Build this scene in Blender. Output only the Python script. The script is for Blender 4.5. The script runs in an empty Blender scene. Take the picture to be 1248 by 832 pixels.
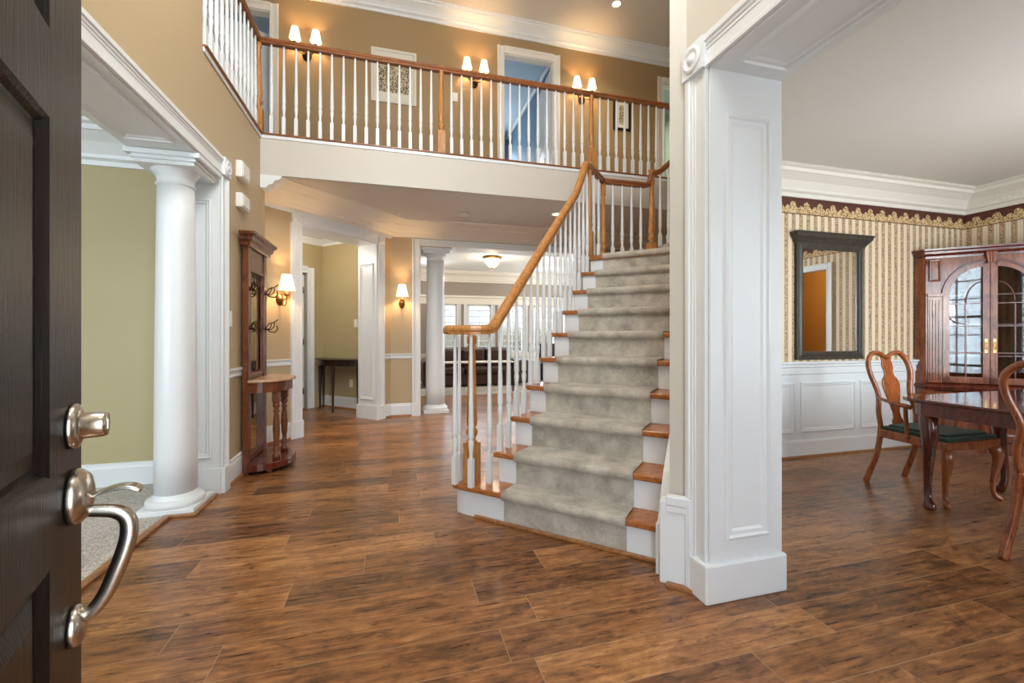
import bpy, bmesh, math, random
from mathutils import Matrix, Vector
random.seed(7)
C = bpy.context.scene.collection
SC = bpy.context.scene
PI = math.pi

# ------------------------------------------------------------------ camera, world, lights
cam_d = bpy.data.cameras.new('camera'); cam = bpy.data.objects.new('camera', cam_d); C.objects.link(cam)
cam_d.sensor_width = 36.0; cam_d.lens = 36.0 * 530.0 / 1248.0
cam_d.shift_y = -8.0 / 1248.0
cam_d.clip_start = 0.02
cam.location = (0, 0, 1.2)
cam.rotation_euler = (PI / 2, 0, -math.radians(15.5))
SC.camera = cam
SC.view_settings.view_transform = 'Standard'
SC.view_settings.look = 'None'
SC.view_settings.exposure = 0.52
SC.view_settings.gamma = 1.0
SC.view_settings.use_curve_mapping = False

world = bpy.data.worlds.new('world'); SC.world = world; world.use_nodes = True
wn = world.node_tree.nodes; wl = world.node_tree.links
for n in list(wn): wn.remove(n)
w_out = wn.new('ShaderNodeOutputWorld'); w_bg = wn.new('ShaderNodeBackground')
w_tc = wn.new('ShaderNodeTexCoord'); w_sep = wn.new('ShaderNodeSeparateXYZ'); w_rmp = wn.new('ShaderNodeValToRGB')
wl.new(w_tc.outputs['Generated'], w_sep.inputs[0]); wl.new(w_sep.outputs['Z'], w_rmp.inputs[0])
w_rmp.color_ramp.elements[0].position = 0.0; w_rmp.color_ramp.elements[0].color = (0.22, 0.22, 0.17, 1)
w_rmp.color_ramp.elements[1].position = 0.5; w_rmp.color_ramp.elements[1].color = (0.55, 0.72, 1.0, 1)
e = w_rmp.color_ramp.elements.new(0.03); e.color = (0.85, 0.9, 0.95, 1)
wl.new(w_rmp.outputs[0], w_bg.inputs[0]); w_bg.inputs[1].default_value = 1.0
wl.new(w_bg.outputs[0], w_out.inputs[0])


def area(name, loc, target, w, h, power, col=(1, 1, 1), spread=180):
    d = bpy.data.lights.new(name, 'AREA'); d.shape = 'RECTANGLE'; d.size = w; d.size_y = h
    d.energy = power; d.color = col; d.spread = math.radians(spread)
    o = bpy.data.objects.new(name, d); C.objects.link(o); o.location = loc
    o.rotation_euler = (Vector(target) - Vector(loc)).to_track_quat('-Z', 'Y').to_euler()
    return o


def bulb(name, loc, power, col=(1, .72, .42), r=.03):
    d = bpy.data.lights.new(name, 'POINT'); d.energy = power; d.color = col; d.shadow_soft_size = r
    o = bpy.data.objects.new(name, d); C.objects.link(o); o.location = loc
    return o


DAY = (0.81, 0.91, 1.0)
WARM = (1.0, 0.80, 0.58)
# daylight through the entry door, the window above it and the rooms' windows
area('daylight_entry_door', (0.2, -0.45, 1.15), (0.2, 3, 1.0), 0.95, 2.0, 24, DAY)
area('daylight_foyer_window', (0.1, -0.4, 4.2), (0.3, 4, 2.6), 2.2, 2.4, 250, DAY)
area('daylight_dining_window', (4.2, -0.75, 1.55), (4.0, 3, 1.4), 2.8, 1.7, 200, DAY)
area('daylight_living_window', (-3.7, -0.6, 1.6), (-3.0, 3.5, 0.9), 2.8, 1.7, 170, DAY)
area('daylight_family_window', (2.6, 11.2, 1.5), (2.6, 8, 1.2), 5.0, 1.5, 110, DAY)
area('daylight_family_side_window', (6.6, 9.0, 1.6), (2.0, 8.5, 1.4), 3.0, 1.7, 90, DAY)
area('daylight_bedroom_window', (1.9, 9.6, 4.7), (1.9, 6.5, 4.7), 1.6, 1.3, 22, DAY)

# ------------------------------------------------------------------ mesh helpers
def frame(o, dx, z=0.0):
    d = Vector((dx[0], dx[1], 0)).normalized()
    n = Vector((-d.y, d.x, 0))
    M = Matrix.Identity(4)
    for i in range(3):
        M[i][0] = d[i]; M[i][1] = n[i]; M[i][2] = (0, 0, 1)[i]
    M[0][3] = o[0]; M[1][3] = o[1]; M[2][3] = z
    return M


def T(x, y, z): return Matrix.Translation((x, y, z))


class MB:
    def __init__(s, M=None): s.v = []; s.f = []; s.sm = []; s.M = M

    def add(s, verts, faces, M=None, smooth=False):
        b = len(s.v)
        M = M if M is not None else s.M
        for v in verts:
            v = Vector(v)
            s.v.append(M @ v if M is not None else v)
        for f in faces:
            s.f.append([b + i for i in f]); s.sm.append(smooth)

    def box(s, x0, x1, y0, y1, z0, z1, M=None):
        x0, x1 = min(x0, x1), max(x0, x1); y0, y1 = min(y0, y1), max(y0, y1); z0, z1 = min(z0, z1), max(z0, z1)
        v = [(x0, y0, z0), (x1, y0, z0), (x1, y1, z0), (x0, y1, z0), (x0, y0, z1), (x1, y0, z1), (x1, y1, z1), (x0, y1, z1)]
        s.add(v, [(0, 3, 2, 1), (4, 5, 6, 7), (0, 1, 5, 4), (1, 2, 6, 5), (2, 3, 7, 6), (3, 0, 4, 7)], M)
        return s

    def prism(s, poly, a0, a1, axis='z', M=None, smooth=False):
        n = len(poly)

        def pt(p, a): return {'z': (p[0], p[1], a), 'y': (p[0], a, p[1]), 'x': (a, p[0], p[1])}[axis]
        v = [pt(p, a0) for p in poly] + [pt(p, a1) for p in poly]
        b = len(s.v)
        s.add(v, [], M)
        s.f.append([b + i for i in range(n)][::-1]); s.sm.append(False)
        s.f.append([b + n + i for i in range(n)]); s.sm.append(False)
        for i in range(n):
            j = (i + 1) % n
            s.f.append([b + i, b + j, b + n + j, b + n + i]); s.sm.append(smooth)
        return s

    def lathe(s, prof, seg=24, M=None, cap=True, sx=1.0, sy=1.0):
        v = []; f = []
        for r, z in prof:
            for k in range(seg):
                a = 2 * PI * k / seg
                v.append((r * math.cos(a) * sx, r * math.sin(a) * sy, z))
        m = len(prof)
        for i in range(m - 1):
            for k in range(seg):
                l = (k + 1) % seg
                f.append((i * seg + k, i * seg + l, (i + 1) * seg + l, (i + 1) * seg + k))
        b = len(s.v)
        s.add(v, f, M, True)
        if cap:
            s.f.append([b + k for k in range(seg)][::-1]); s.sm.append(False)
            s.f.append([b + (m - 1) * seg + k for k in range(seg)]); s.sm.append(False)
        return s

    def sweep(s, path, prof, up=(0, 0, 1), M=None, smooth=False, cap=True, scales=None):
        """closed profile (side, up) along a 3-D path, frames kept against one up vector, mitred"""
        P = [Vector(p) for p in path]; n = len(P); m = len(prof); up = Vector(up)
        v = []
        for i in range(n):
            t0 = (P[i] - P[i - 1]).normalized() if i > 0 else (P[1] - P[0]).normalized()
            t1 = (P[i + 1] - P[i]).normalized() if i < n - 1 else t0
            t = (t0 + t1)
            t = t.normalized() if t.length > 1e-6 else t1
            side = t.cross(up)
            if side.length < 1e-4: side = Vector((1, 0, 0))
            side.normalize()
            nn = side.cross(t).normalized()
            # mitre stretch inside the turning plane
            dot = max(-0.5, min(1, t0.dot(t1))); k = 1.0 / max(0.35, math.sqrt((1 + dot) / 2))
            turn = (t1 - t0)
            td = turn.normalized() if turn.length > 1e-5 else None
            sc = scales[i] if scales else 1.0
            for a, b in prof:
                o = side * (a * sc) + nn * (b * sc)
                if td is not None: o = o + td * (o.dot(td)) * (k - 1)
                v.append(P[i] + o)
        f = []
        for i in range(n - 1):
            for k in range(m):
                l = (k + 1) % m
                f.append((i * m + k, (i + 1) * m + k, (i + 1) * m + l, i * m + l))
        b = len(s.v)
        s.add(v, f, M, smooth)
        if cap:
            s.f.append([b + k for k in range(m)]); s.sm.append(False)
            s.f.append([b + (n - 1) * m + k for k in range(m)][::-1]); s.sm.append(False)
        return s

    def tube(s, path, r, seg=8, M=None, closed=False, ry=None):
        """round tube along a path; r a number or one radius per point"""
        P = [Vector(p) for p in path]; n = len(P)
        rr = r if isinstance(r, (list, tuple)) else [r] * n
        v = []; side = None
        for i in range(n):
            if closed: t = (P[(i + 1) % n] - P[i - 1]).normalized()
            else: t = (P[min(i + 1, n - 1)] - P[max(i - 1, 0)]).normalized()
            if side is None:
                side = t.cross(Vector((0, 0, 1)))
                if side.length < 1e-3: side = t.cross(Vector((0, 1, 0)))
            side = (side - t * side.dot(t)).normalized()
            nn = t.cross(side)
            for k in range(seg):
                a = 2 * PI * k / seg
                v.append(P[i] + side * math.cos(a) * rr[i] + nn * math.sin(a) * rr[i] * (ry or 1))
        f = []
        for i in range(n if closed else n - 1):
            j = (i + 1) % n
            for k in range(seg):
                l = (k + 1) % seg
                f.append((i * seg + k, i * seg + l, j * seg + l, j * seg + k))
        b = len(s.v)
        s.add(v, f, M, True)
        if not closed:
            s.f.append([b + k for k in range(seg)][::-1]); s.sm.append(False)
            s.f.append([b + (n - 1) * seg + k for k in range(seg)]); s.sm.append(False)
        return s

    def mould(s, path, prof, M=None):
        """closed profile (out, z) along a flat path, 'out' to the left of travel, mitred corners"""
        n = len(path); m = len(prof); v = []
        for i in range(n):
            p = Vector(path[i]).to_2d() if len(path[i]) > 2 else Vector(path[i])
            d0 = (Vector(path[i]) - Vector(path[i - 1])).normalized() if i > 0 else None
            d1 = (Vector(path[i + 1]) - Vector(path[i])).normalized() if i < n - 1 else None
            d0 = d0 or d1; d1 = d1 or d0
            n0 = Vector((-d0.y, d0.x)); n1 = Vector((-d1.y, d1.x))
            q = (n0 + n1).normalized(); k = 1.0 / max(.3, q.dot(n0))
            for o, z in prof: v.append((p.x + q.x * o * k, p.y + q.y * o * k, z))
        f = []
        for i in range(n - 1):
            for k in range(m):
                l = (k + 1) % m
                f.append((i * m + k, (i + 1) * m + k, (i + 1) * m + l, i * m + l))
        f.append(tuple(range(m))); f.append(tuple((n - 1) * m + k for k in range(m))[::-1])
        s.add(v, f, M)
        return s

    def ring(s, x0, x1, z0, z1, steps, M=None):
        """picture-frame moulding on the plane y=0 of M: steps = [(inset, height)...]"""
        v = []; f = []
        for ins, h in steps:
            v += [(x0 + ins, h, z0 + ins), (x1 - ins, h, z0 + ins), (x1 - ins, h, z1 - ins), (x0 + ins, h, z1 - ins)]
        for i in range(len(steps) - 1):
            for k in range(4):
                l = (k + 1) % 4
                f.append((i * 4 + k, i * 4 + l, (i + 1) * 4 + l, (i + 1) * 4 + k))
        s.add(v, f, M)
        return s

    def build(s, name, mat, parent=None, bev=0.0, loc=None, share=None):
        me = bpy.data.meshes.new(name)
        org = Vector(loc) if loc is not None else Vector((0, 0, 0))
        me.from_pydata([tuple(v - org) for v in s.v], [], s.f)
        me.polygons.foreach_set('use_smooth', s.sm)
        bm = bmesh.new(); bm.from_mesh(me); bmesh.ops.recalc_face_normals(bm, faces=bm.faces); bm.to_mesh(me); bm.free()
        me.materials.append(mat)
        o = bpy.data.objects.new(name, me); C.objects.link(o)
        if loc is not None: o.location = org
        if parent is not None: o.parent = parent
        if bev:
            b = o.modifiers.new('bevel', 'BEVEL'); b.width = bev; b.segments = 2; b.limit_method = 'ANGLE'; b.angle_limit = math.radians(40)
        return o


def tag(o, label=None, cat=None, group=None, kind=None):
    if label: o['label'] = label
    if cat: o['category'] = cat
    if group: o['group'] = group
    if kind: o['kind'] = kind
    return o


def thing(name, label, cat, loc=(0, 0, 0), M=None, group=None):
    o = bpy.data.objects.new(name, None); C.objects.link(o); o.empty_display_size = .1
    if M is not None: o.matrix_world = M
    else: o.location = loc
    return tag(o, label, cat, group)


def struct(o): o['kind'] = 'structure'; return o


def copy_tree(o, parent=None):
    c = o.copy(); C.objects.link(c)
    if parent is not None: c.parent = parent
    for ch in list(o.children): copy_tree(ch, c)
    return c


def place(o, M): o.matrix_world = M


# ------------------------------------------------------------------ materials
def srgb(r, g, b):
    f = lambda c: (c / 255 / 12.92) if c / 255 <= .04045 else ((c / 255 + .055) / 1.055) ** 2.4
    return (f(r), f(g), f(b), 1)


class NT:
    def __init__(s, name):
        s.m = bpy.data.materials.new(name); s.m.use_nodes = True; s.t = s.m.node_tree
        s.b = next(n for n in s.t.nodes if n.type == 'BSDF_PRINCIPLED')
        s.out = next(n for n in s.t.nodes if n.type == 'OUTPUT_MATERIAL')

    def n(s, typ, props=None, **ins):
        x = s.t.nodes.new('ShaderNode' + typ)
        for k, v in (props or {}).items(): setattr(x, k, v)
        for k, v in ins.items():
            k = int(k[1:]) if k[0] == '_' and k[1:].isdigit() else k.replace('_', ' ')
            if hasattr(v, 'is_linked') or isinstance(v, bpy.types.NodeSocket): s.t.links.new(v, x.inputs[k])
            else: x.inputs[k].default_value = v
        return x

    def math(s, op, a, b=0.0, c=0.0): return s.n('Math', {'operation': op}, _0=a, _1=b, _2=c).outputs[0]

    def ramp(s, fac, *stops, interp='LINEAR'):
        x = s.n('ValToRGB', _0=fac); cr = x.color_ramp; cr.interpolation = interp
        while len(cr.elements) < len(stops): cr.elements.new(.5)
        for e_, (p, c) in zip(cr.elements, stops): e_.position = p; e_.color = c
        return x.outputs[0]

    def mix(s, fac, a, b, blend='MIX'):
        x = s.n('Mix', {'data_type': 'RGBA', 'blend_type': blend})
        for i, v in ((0, fac), (6, a), (7, b)):
            if isinstance(v, bpy.types.NodeSocket): s.t.links.new(v, x.inputs[i])
            else: x.inputs[i].default_value = v
        return x.outputs[2]

    def coord(s, kind='Object', scale=(1, 1, 1), rot=(0, 0, 0)):
        tc = s.n('TexCoord')
        mp = s.n('Mapping', Vector=tc.outputs[kind]); mp.inputs['Scale'].default_value = scale; mp.inputs['Rotation'].default_value = rot
        return mp.outputs[0]

    def set(s, **kw):
        for k, v in kw.items():
            k = k.replace('_', ' ')
            if isinstance(v, bpy.types.NodeSocket): s.t.links.new(v, s.b.inputs[k])
            else: s.b.inputs[k].default_value = v
        return s

    def bump(s, h, strength=.2, dist=.01):
        x = s.n('Bump', Strength=strength, Distance=dist, Height=h)
        s.t.links.new(x.outputs[0], s.b.inputs['Normal']); return s


def paint(name, rgb, rough=.55, var=.04, scale=3.0, bump=.0):
    t = NT(name); c = srgb(*rgb)
    nz = t.n('TexNoise', Vector=t.coord(), Scale=scale, Detail=3.0)
    d = tuple(x * (1 - var) for x in c[:3]) + (1,)
    t.set(Base_Color=t.mix(nz.outputs[0], d, c), Roughness=rough)
    if bump:
        n2 = t.n('TexNoise', Vector=t.coord(), Scale=180.0, Detail=2.0); t.bump(n2.outputs[0], bump, .003)
    return t.m


def wood(name, dark, light, rough=.3, sc=(9, 9, 1.2), bump=.05, spec=.5, coat=0.0):
    t = NT(name)
    co = t.coord('Object', sc)
    n1 = t.n('TexNoise', Vector=co, Scale=3.0, Detail=6.0, Distortion=1.2)
    n2 = t.n('TexNoise', Vector=t.coord('Object', tuple(q * 4 for q in sc)), Scale=6.0, Detail=3.0)
    f = t.math('MULTIPLY_ADD', n2.outputs[0], .35, t.math('MULTIPLY', n1.outputs[0], .75))
    t.set(Base_Color=t.ramp(f, (.36, srgb(*dark)), (.68, srgb(*light))), Roughness=rough, Specular_IOR_Level=spec, Coat_Weight=coat, Coat_Roughness=.1)
    t.bump(n2.outputs[0], bump, .002)
    return t.m


def metal(name, rgb, rough=.3, var=True):
    t = NT(name); c = srgb(*rgb)
    nz = t.n('TexNoise', Vector=t.coord(), Scale=40.0, Detail=2.0)
    t.set(Base_Color=t.mix(nz.outputs[0], tuple(x * .75 for x in c[:3]) + (1,), c), Metallic=1.0, Roughness=rough)
    return t.m


def emit(name, rgb, strength, base=(255, 240, 215)):
    t = NT(name)
    nz = t.n('TexNoise', Vector=t.coord(), Scale=20.0)
    t.set(Base_Color=srgb(*base), Emission_Color=t.mix(nz.outputs[0], tuple(x * .93 for x in srgb(*rgb)[:3]) + (1,), srgb(*rgb)), Emission_Strength=strength, Roughness=.6)
    return t.m


def make_floor():
    t = NT('plank_floor')
    RH, BW = .192, 1.22
    tc = t.n('TexCoord'); sp = t.n('SeparateXYZ', Vector=tc.outputs['Object'])
    row = t.math('FLOOR', t.math('DIVIDE', sp.outputs[1], RH))
    wn_ = t.n('TexWhiteNoise', {'noise_dimensions': '1D'}, W=row)
    xs_ = t.math('MULTIPLY_ADD', wn_.outputs['Value'], BW, sp.outputs[0])
    co = t.n('CombineXYZ', X=xs_, Y=sp.outputs[1], Z=0.0).outputs[0]
    br = t.n('TexBrick', {'offset': 0.0, 'offset_frequency': 2, 'squash': 1.0}, Vector=co, Color1=(0, 0, 0, 1), Color2=(1, 1, 1, 1), Mortar=(.5, .5, .5, 1), Scale=1.0, Mortar_Size=.0016, Mortar_Smooth=.2, Bias=0.0, Brick_Width=BW, Row_Height=RH)
    rnd = t.n('SeparateColor', Color=br.outputs[0]).outputs[0]
    w = t.math('MULTIPLY', rnd, 37.0)

    def noise(sc, scale, det, rough, dist):
        mp = t.n('Mapping', Vector=co); mp.inputs['Scale'].default_value = sc
        return t.n('TexNoise', {'noise_dimensions': '4D'}, Vector=mp.outputs[0], W=w, Scale=scale, Detail=det, Roughness=rough, Distortion=dist).outputs[0]
    g = noise((1.1, 12, 1), 3.2, 9.0, .7, .5)
    b = noise((2.6, 6.5, 1), 2.3, 8.0, .7, 1.3)
    fine = noise((3.0, 75, 1), 2.4, 6.0, .75, .1)
    knot = noise((3.2, 9, 1), 1.6, 3.0, .5, 2.2)
    f = t.math('ADD', t.math('MULTIPLY', g, .56), t.math('MULTIPLY', b, .48))
    f = t.math('ADD', f, t.math('MULTIPLY_ADD', fine, .24, -.14))
    f = t.math('ADD', f, t.math('MULTIPLY_ADD', rnd, .14, -.055))
    col = t.ramp(f, (.34, srgb(56, 35, 21)), (.45, srgb(108, 69, 39)), (.56, srgb(154, 103, 60)), (.71, srgb(200, 148, 94)))
    dk = t.ramp(knot, (.30, (1, 1, 1, 1)), (.40, (0, 0, 0, 1)))
    col = t.mix(t.math('MULTIPLY', dk, .6), col, srgb(50, 32, 20))
    col = t.mix(t.math('MULTIPLY', br.outputs['Fac'], .5), col, srgb(196, 168, 132))
    t.set(Base_Color=col, Roughness=t.math('MULTIPLY_ADD', g, .14, .22), Specular_IOR_Level=.5)
    t.bump(t.math('ADD', t.math('MULTIPLY', fine, .5), t.math('MULTIPLY', br.outputs['Fac'], -1.0)), .12, .002)
    return t.m


def make_carpet(name, dark, light, scale=260.0, blot=4.0, amt=.5):
    t = NT(name)
    n1 = t.n('TexNoise', Vector=t.coord(), Scale=scale, Detail=2.0)
    n2 = t.n('TexNoise', Vector=t.coord(), Scale=blot, Detail=5.0, Roughness=.65)
    f = t.math('ADD', t.math('MULTIPLY', n1.outputs[0], 1 - amt), t.math('MULTIPLY', n2.outputs[0], amt))
    t.set(Base_Color=t.ramp(f, (.36, srgb(*dark)), (.64, srgb(*light))), Roughness=.95, Specular_IOR_Level=.1, Sheen_Weight=.3)
    t.bump(n1.outputs[0], .5, .006)
    return t.m


def make_wallpaper():
    t = NT('striped_wallpaper')
    tc = t.n('TexCoord'); sp = t.n('SeparateXYZ', Vector=tc.outputs['Object'])
    u = t.math('SUBTRACT', sp.outputs[0], sp.outputs[1])
    ph = t.math('FRACT', t.math('DIVIDE', u, .092))
    nz = t.n('TexNoise', Vector=t.coord('Object', (1, 1, 1)), Scale=85.0, Detail=2.0)
    cream = srgb(234, 219, 194); tan = srgb(204, 178, 148); brown = srgb(146, 112, 86)
    damask = t.mix(t.ramp(nz.outputs[0], (.44, (0, 0, 0, 1)), (.56, (1, 1, 1, 1))), brown, srgb(212, 184, 140))
    base = t.ramp(ph, (0.0, cream), (.19, srgb(186, 156, 112)), (.215, cream), (.40, tan), (.46, srgb(178, 146, 104)), (.50, (0, 0, 0, 1)), (.84, srgb(178, 146, 104)), (.88, tan), interp='CONSTANT')
    ins = t.math('MULTIPLY', t.math('GREATER_THAN', ph, .50), t.math('LESS_THAN', ph, .84))
    t.set(Base_Color=t.mix(ins, base, damask), Roughness=.6)
    return t.m


def make_border():
    t = NT('rosette_border')
    tc = t.n('TexCoord'); sp = t.n('SeparateXYZ', Vector=tc.outputs['Object'])
    u = t.math('SUBTRACT', sp.outputs[0], sp.outputs[1])
    z = t.math('SUBTRACT', sp.outputs[2], 2.39)

    def disc(per, off, cz, r):
        a = t.math('MULTIPLY', t.math('SUBTRACT', t.math('FRACT', t.math('ADD', t.math('DIVIDE', u, per), off)), .5), per)
        b = t.math('SUBTRACT', z, cz)
        d = t.math('SQRT', t.math('ADD', t.math('MULTIPLY', a, a), t.math('MULTIPLY', b, b)))
        return t.math('LESS_THAN', d, r), d
    nz = t.n('TexNoise', Vector=t.coord(), Scale=70.0, Detail=2.0)
    leaf = t.ramp(nz.outputs[0], (.38, srgb(120, 82, 50)), (.5, srgb(206, 172, 122)), (.64, srgb(232, 206, 160)))
    m1, _ = disc(.17, .0, .088, .036); m2, _ = disc(.085, .25, .05, .034); m3, _ = disc(.085, .75, .03, .03)
    m = t.math('MAXIMUM', m1, t.math('MAXIMUM', m2, t.math('MAXIMUM', m3, t.math('LESS_THAN', z, .022))))
    col = t.mix(m, srgb(86, 42, 30), leaf)
    t.set(Base_Color=t.mix(t.math('LESS_THAN', z, .008), col, srgb(110, 66, 42)), Roughness=.6)
    return t.m


def make_glass(name, tint=(.95, .97, .97, 1), refl=.12):
    t = NT(name)
    tr = t.n('BsdfTransparent', Color=tint); gl = t.n('BsdfGlossy', Color=(1, 1, 1, 1), Roughness=.02)
    fr = t.n('Fresnel', IOR=1.5)
    mx = t.n('MixShader', _0=t.math('ADD', fr.outputs[0], refl), _1=tr.outputs[0], _2=gl.outputs[0])
    t.t.links.new(mx.outputs[0], t.out.inputs[0])
    return t.m


def make_shade():
    t = NT('lit_shade_fabric')
    nz = t.n('TexNoise', Vector=t.coord('Object', (60, 60, 4)), Scale=2.0)
    t.set(Base_Color=srgb(255, 236, 205), Roughness=.7, Emission_Color=t.mix(nz.outputs[0], (1, .74, .42, 1), (1, .80, .5, 1)), Emission_Strength=1.5)
    return t.m


def make_print():
    t = NT('damask_print')
    v = t.n('TexVoronoi', Vector=t.coord('Object', (9, 9, 7)), Scale=6.0)
    n = t.n('TexNoise', Vector=t.coord(), Scale=40.0, Detail=4.0, Distortion=1.5)
    f = t.math('ADD', t.math('MULTIPLY', v.outputs[0], .5), t.math('MULTIPLY', n.outputs[0], .6))
    t.set(Base_Color=t.ramp(f, (.38, srgb(52, 46, 38)), (.52, srgb(120, 104, 78)), (.62, srgb(204, 190, 156))), Roughness=.5)
    return t.m


def make_brushed(name, rgb, rough):
    t = NT(name); c = srgb(*rgb)
    n = t.n('TexNoise', Vector=t.coord('Object', (400, 400, 6)), Scale=1.0, Detail=2.0)
    t.set(Base_Color=t.mix(n.outputs[0], tuple(x * .8 for x in c[:3]) + (1,), c), Metallic=1.0, Roughness=rough)
    return t.m


def make_doorblack():
    t = NT('black_grained_wood')
    n = t.n('TexNoise', Vector=t.coord('Object', (55, 55, 2.2)), Scale=2.4, Detail=6.0, Distortion=1.4)
    t.set(Base_Color=t.ramp(n.outputs[0], (.35, srgb(6, 5, 4)), (.7, srgb(26, 20, 17))), Roughness=.34, Specular_IOR_Level=.32)
    t.bump(n.outputs[0], .35, .003)
    return t.m


M_ = dict(
    floor=make_floor(),
    tan=paint('tan_wall_paint', (190, 169, 134), .5),
    tandim=paint('dimmed_tan_wall_paint', (166, 138, 98), .5),  # same tan paint, darkened to put the upper hall's dimmer light into the colour
    olive=paint('olive_wall_paint', (184, 169, 128), .55),
    cream=paint('cream_wall_paint', (206, 199, 189), .55),
    beige=paint('beige_wall_paint', (204, 197, 184), .55),
    taupe=paint('taupe_wall_paint', (160, 148, 136), .55),
    ochre=paint('ochre_wall_paint', (190, 146, 72), .55),
    ceil=paint('ceiling_paint', (222, 217, 210), .6),
    white=paint('white_trim_paint', (230, 233, 234), .32, .02),
    trimcream=paint('cream_trim_paint', (236, 230, 218), .38, .02),
    bluew=paint('blue_wall_paint', (120, 150, 172), .55),
    blueceil=paint('pale_blue_ceiling_paint', (196, 216, 230), .6),
    blkdoor=make_doorblack(),
    oak=wood('golden_oak', (146, 90, 42), (204, 144, 80), .26, (14, 14, 2)),
    tread=wood('oak_tread', (128, 72, 34), (186, 118, 64), .24, (3, 14, 14)),
    oakdark=wood('brown_oak_rail', (104, 58, 30), (158, 96, 54), .28, (2, 14, 14)),
    thresh=wood('oak_threshold', (120, 76, 40), (172, 120, 72), .35, (14, 2, 14)),
    cherry=wood('cherry_veneer', (88, 40, 20), (146, 78, 40), .24, (5, 5, 1.2), coat=.3),
    cherryd=wood('dark_cherry', (64, 24, 16), (112, 46, 28), .22, (5, 5, 1.2), coat=.3),
    chairwood=wood('chair_cherry', (102, 50, 24), (166, 92, 48), .22, (8, 8, 2), coat=.3),
    tabletop=wood('polished_table', (56, 20, 12), (104, 42, 24), .07, (2, 8, 8), coat=.6),
    legwood=wood('dark_leg_wood', (50, 18, 12), (98, 42, 26), .2, (8, 8, 2), coat=.4),
    espresso=wood('espresso_wood', (34, 22, 18), (62, 40, 32), .25, (8, 8, 2)),
    mahog=wood('mahogany_stand', (72, 37, 21), (124, 70, 40), .26, (8, 8, 1.6)),
    standtop=wood('pale_stand_top', (168, 126, 92), (206, 166, 128), .25, (6, 6, 6)),
    mirframe=wood('charcoal_frame', (44, 40, 34), (70, 64, 54), .4, (8, 8, 2)),
    runner=make_carpet('runner_carpet', (146, 139, 127), (210, 202, 188), 240, 7.0, .65),
    rug=make_carpet('living_carpet', (132, 124, 112), (214, 206, 194), 110, 3.0, .2),
    famrug=make_carpet('family_carpet', (168, 156, 138), (200, 188, 170), 120, 2.0, .3),
    paper=make_wallpaper(), border=make_border(),
    nickel=make_brushed('satin_nickel', (196, 188, 176), .24),
    brass=metal('aged_brass', (150, 108, 60), .35), bronze=metal('wrought_bronze', (92, 66, 42), .4),
    gold=metal('polished_brass', (214, 176, 104), .25),
    mirror=None, glass=make_glass('window_glass'), cabglass=make_glass('cabinet_glass', (.8, .84, .86, 1), -.005),
    shade=make_shade(), print=make_print(),
    candle=paint('ivory_candle', (245, 228, 196), .5),
    bulb=emit('lit_bulb_glass', (255, 236, 205), 6.0),
    flush=emit('lit_alabaster_glass', (255, 226, 180), 1.2),
    plastic=paint('white_plastic', (240, 238, 232), .4, .02),
    green=make_carpet('green_velvet', (30, 54, 42), (56, 82, 64), 200, 6.0, .4),
    leather=paint('dark_brown_leather', (66, 40, 28), .35, .3, 5.0),
    mat=paint('ivory_mat', (228, 222, 206), .7),
    blackp=paint('black_satin', (26, 24, 24), .35),
)
t = NT('mirror_silver'); nzm = t.n('TexNoise', Vector=t.coord(), Scale=2.0)
t.set(Base_Color=t.mix(nzm.outputs[0], (.86, .87, .86, 1), (.9, .9, .89, 1)), Metallic=1.0, Roughness=.015); M_['mirror'] = t.m

q = math.sqrt(.5)
XL = -1.25            # left wall face
XLB = -1.63           # its far face (living room)
YF = 4.82             # balcony front
ZH = 2.79             # lower ceiling
ZB = 3.20             # upper floor
ZU = 5.85             # upper ceiling
YU = 6.30             # upper back wall
YH = 6.62             # hall back wall
XD0, XD1, YD = 1.375, 1.77, 1.65   # dining wall faces, jamb
ZO = 2.42             # cased opening soffit

# ------------------------------------------------------------------ setting: floors and ceilings
struct(MB().box(-7, 7.5, -1.5, 12, -.12, 0).build('floor', M_['floor']))
struct(MB().box(-6, XL - .18, -.3, 4.13, -.005, .014).build('floor_living', M_['rug']))
struct(MB().prism([(XL - .185, .72), (XL - .145, .72), (XL - .145, 3.33), (XL - .185, 3.36)], 0, .022).build('trim_1', M_['thresh'], bev=.006))
struct(MB().box(-.3, 7, 8.6, 10.95, -.005, .014).build('floor_family', M_['famrug']))
struct(MB().box(-6.1, XLB, -.5, 4.25, ZH, ZH + .1).build('ceiling_living', M_['ceil']))
struct(MB().prism([(XD1 - .02, -.7), (6.5, -.7), (6.5, 3.45), (3.2, 3.45), (XD1 - .02, 2.02)], ZH, ZH + .1).build('ceiling_dining', M_['ceil']))
hallc = MB().box(-5, 7.0, YF, YH + .2, ZH, ZH + .1)
struct(hallc.build('ceiling_hall', M_['ceil']))
struct(MB().box(-3.1, XL - .03, 2.85, YF, ZB - .22, ZB - .045).box(-3.1, 5.6, YF + .01, YU + .2, ZB - .22, ZB - .03).build('floor_upper', M_['cream']))
struct(MB().box(-3.2, 7.0, -.4, YU + .2, ZU, ZU + .1).build('ceiling_upper', M_['ceil']))
struct(MB().box(-.6, 7.2, YH + .12, 11.1, ZH, ZH + .1).build('ceiling_family', M_['white']))

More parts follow.
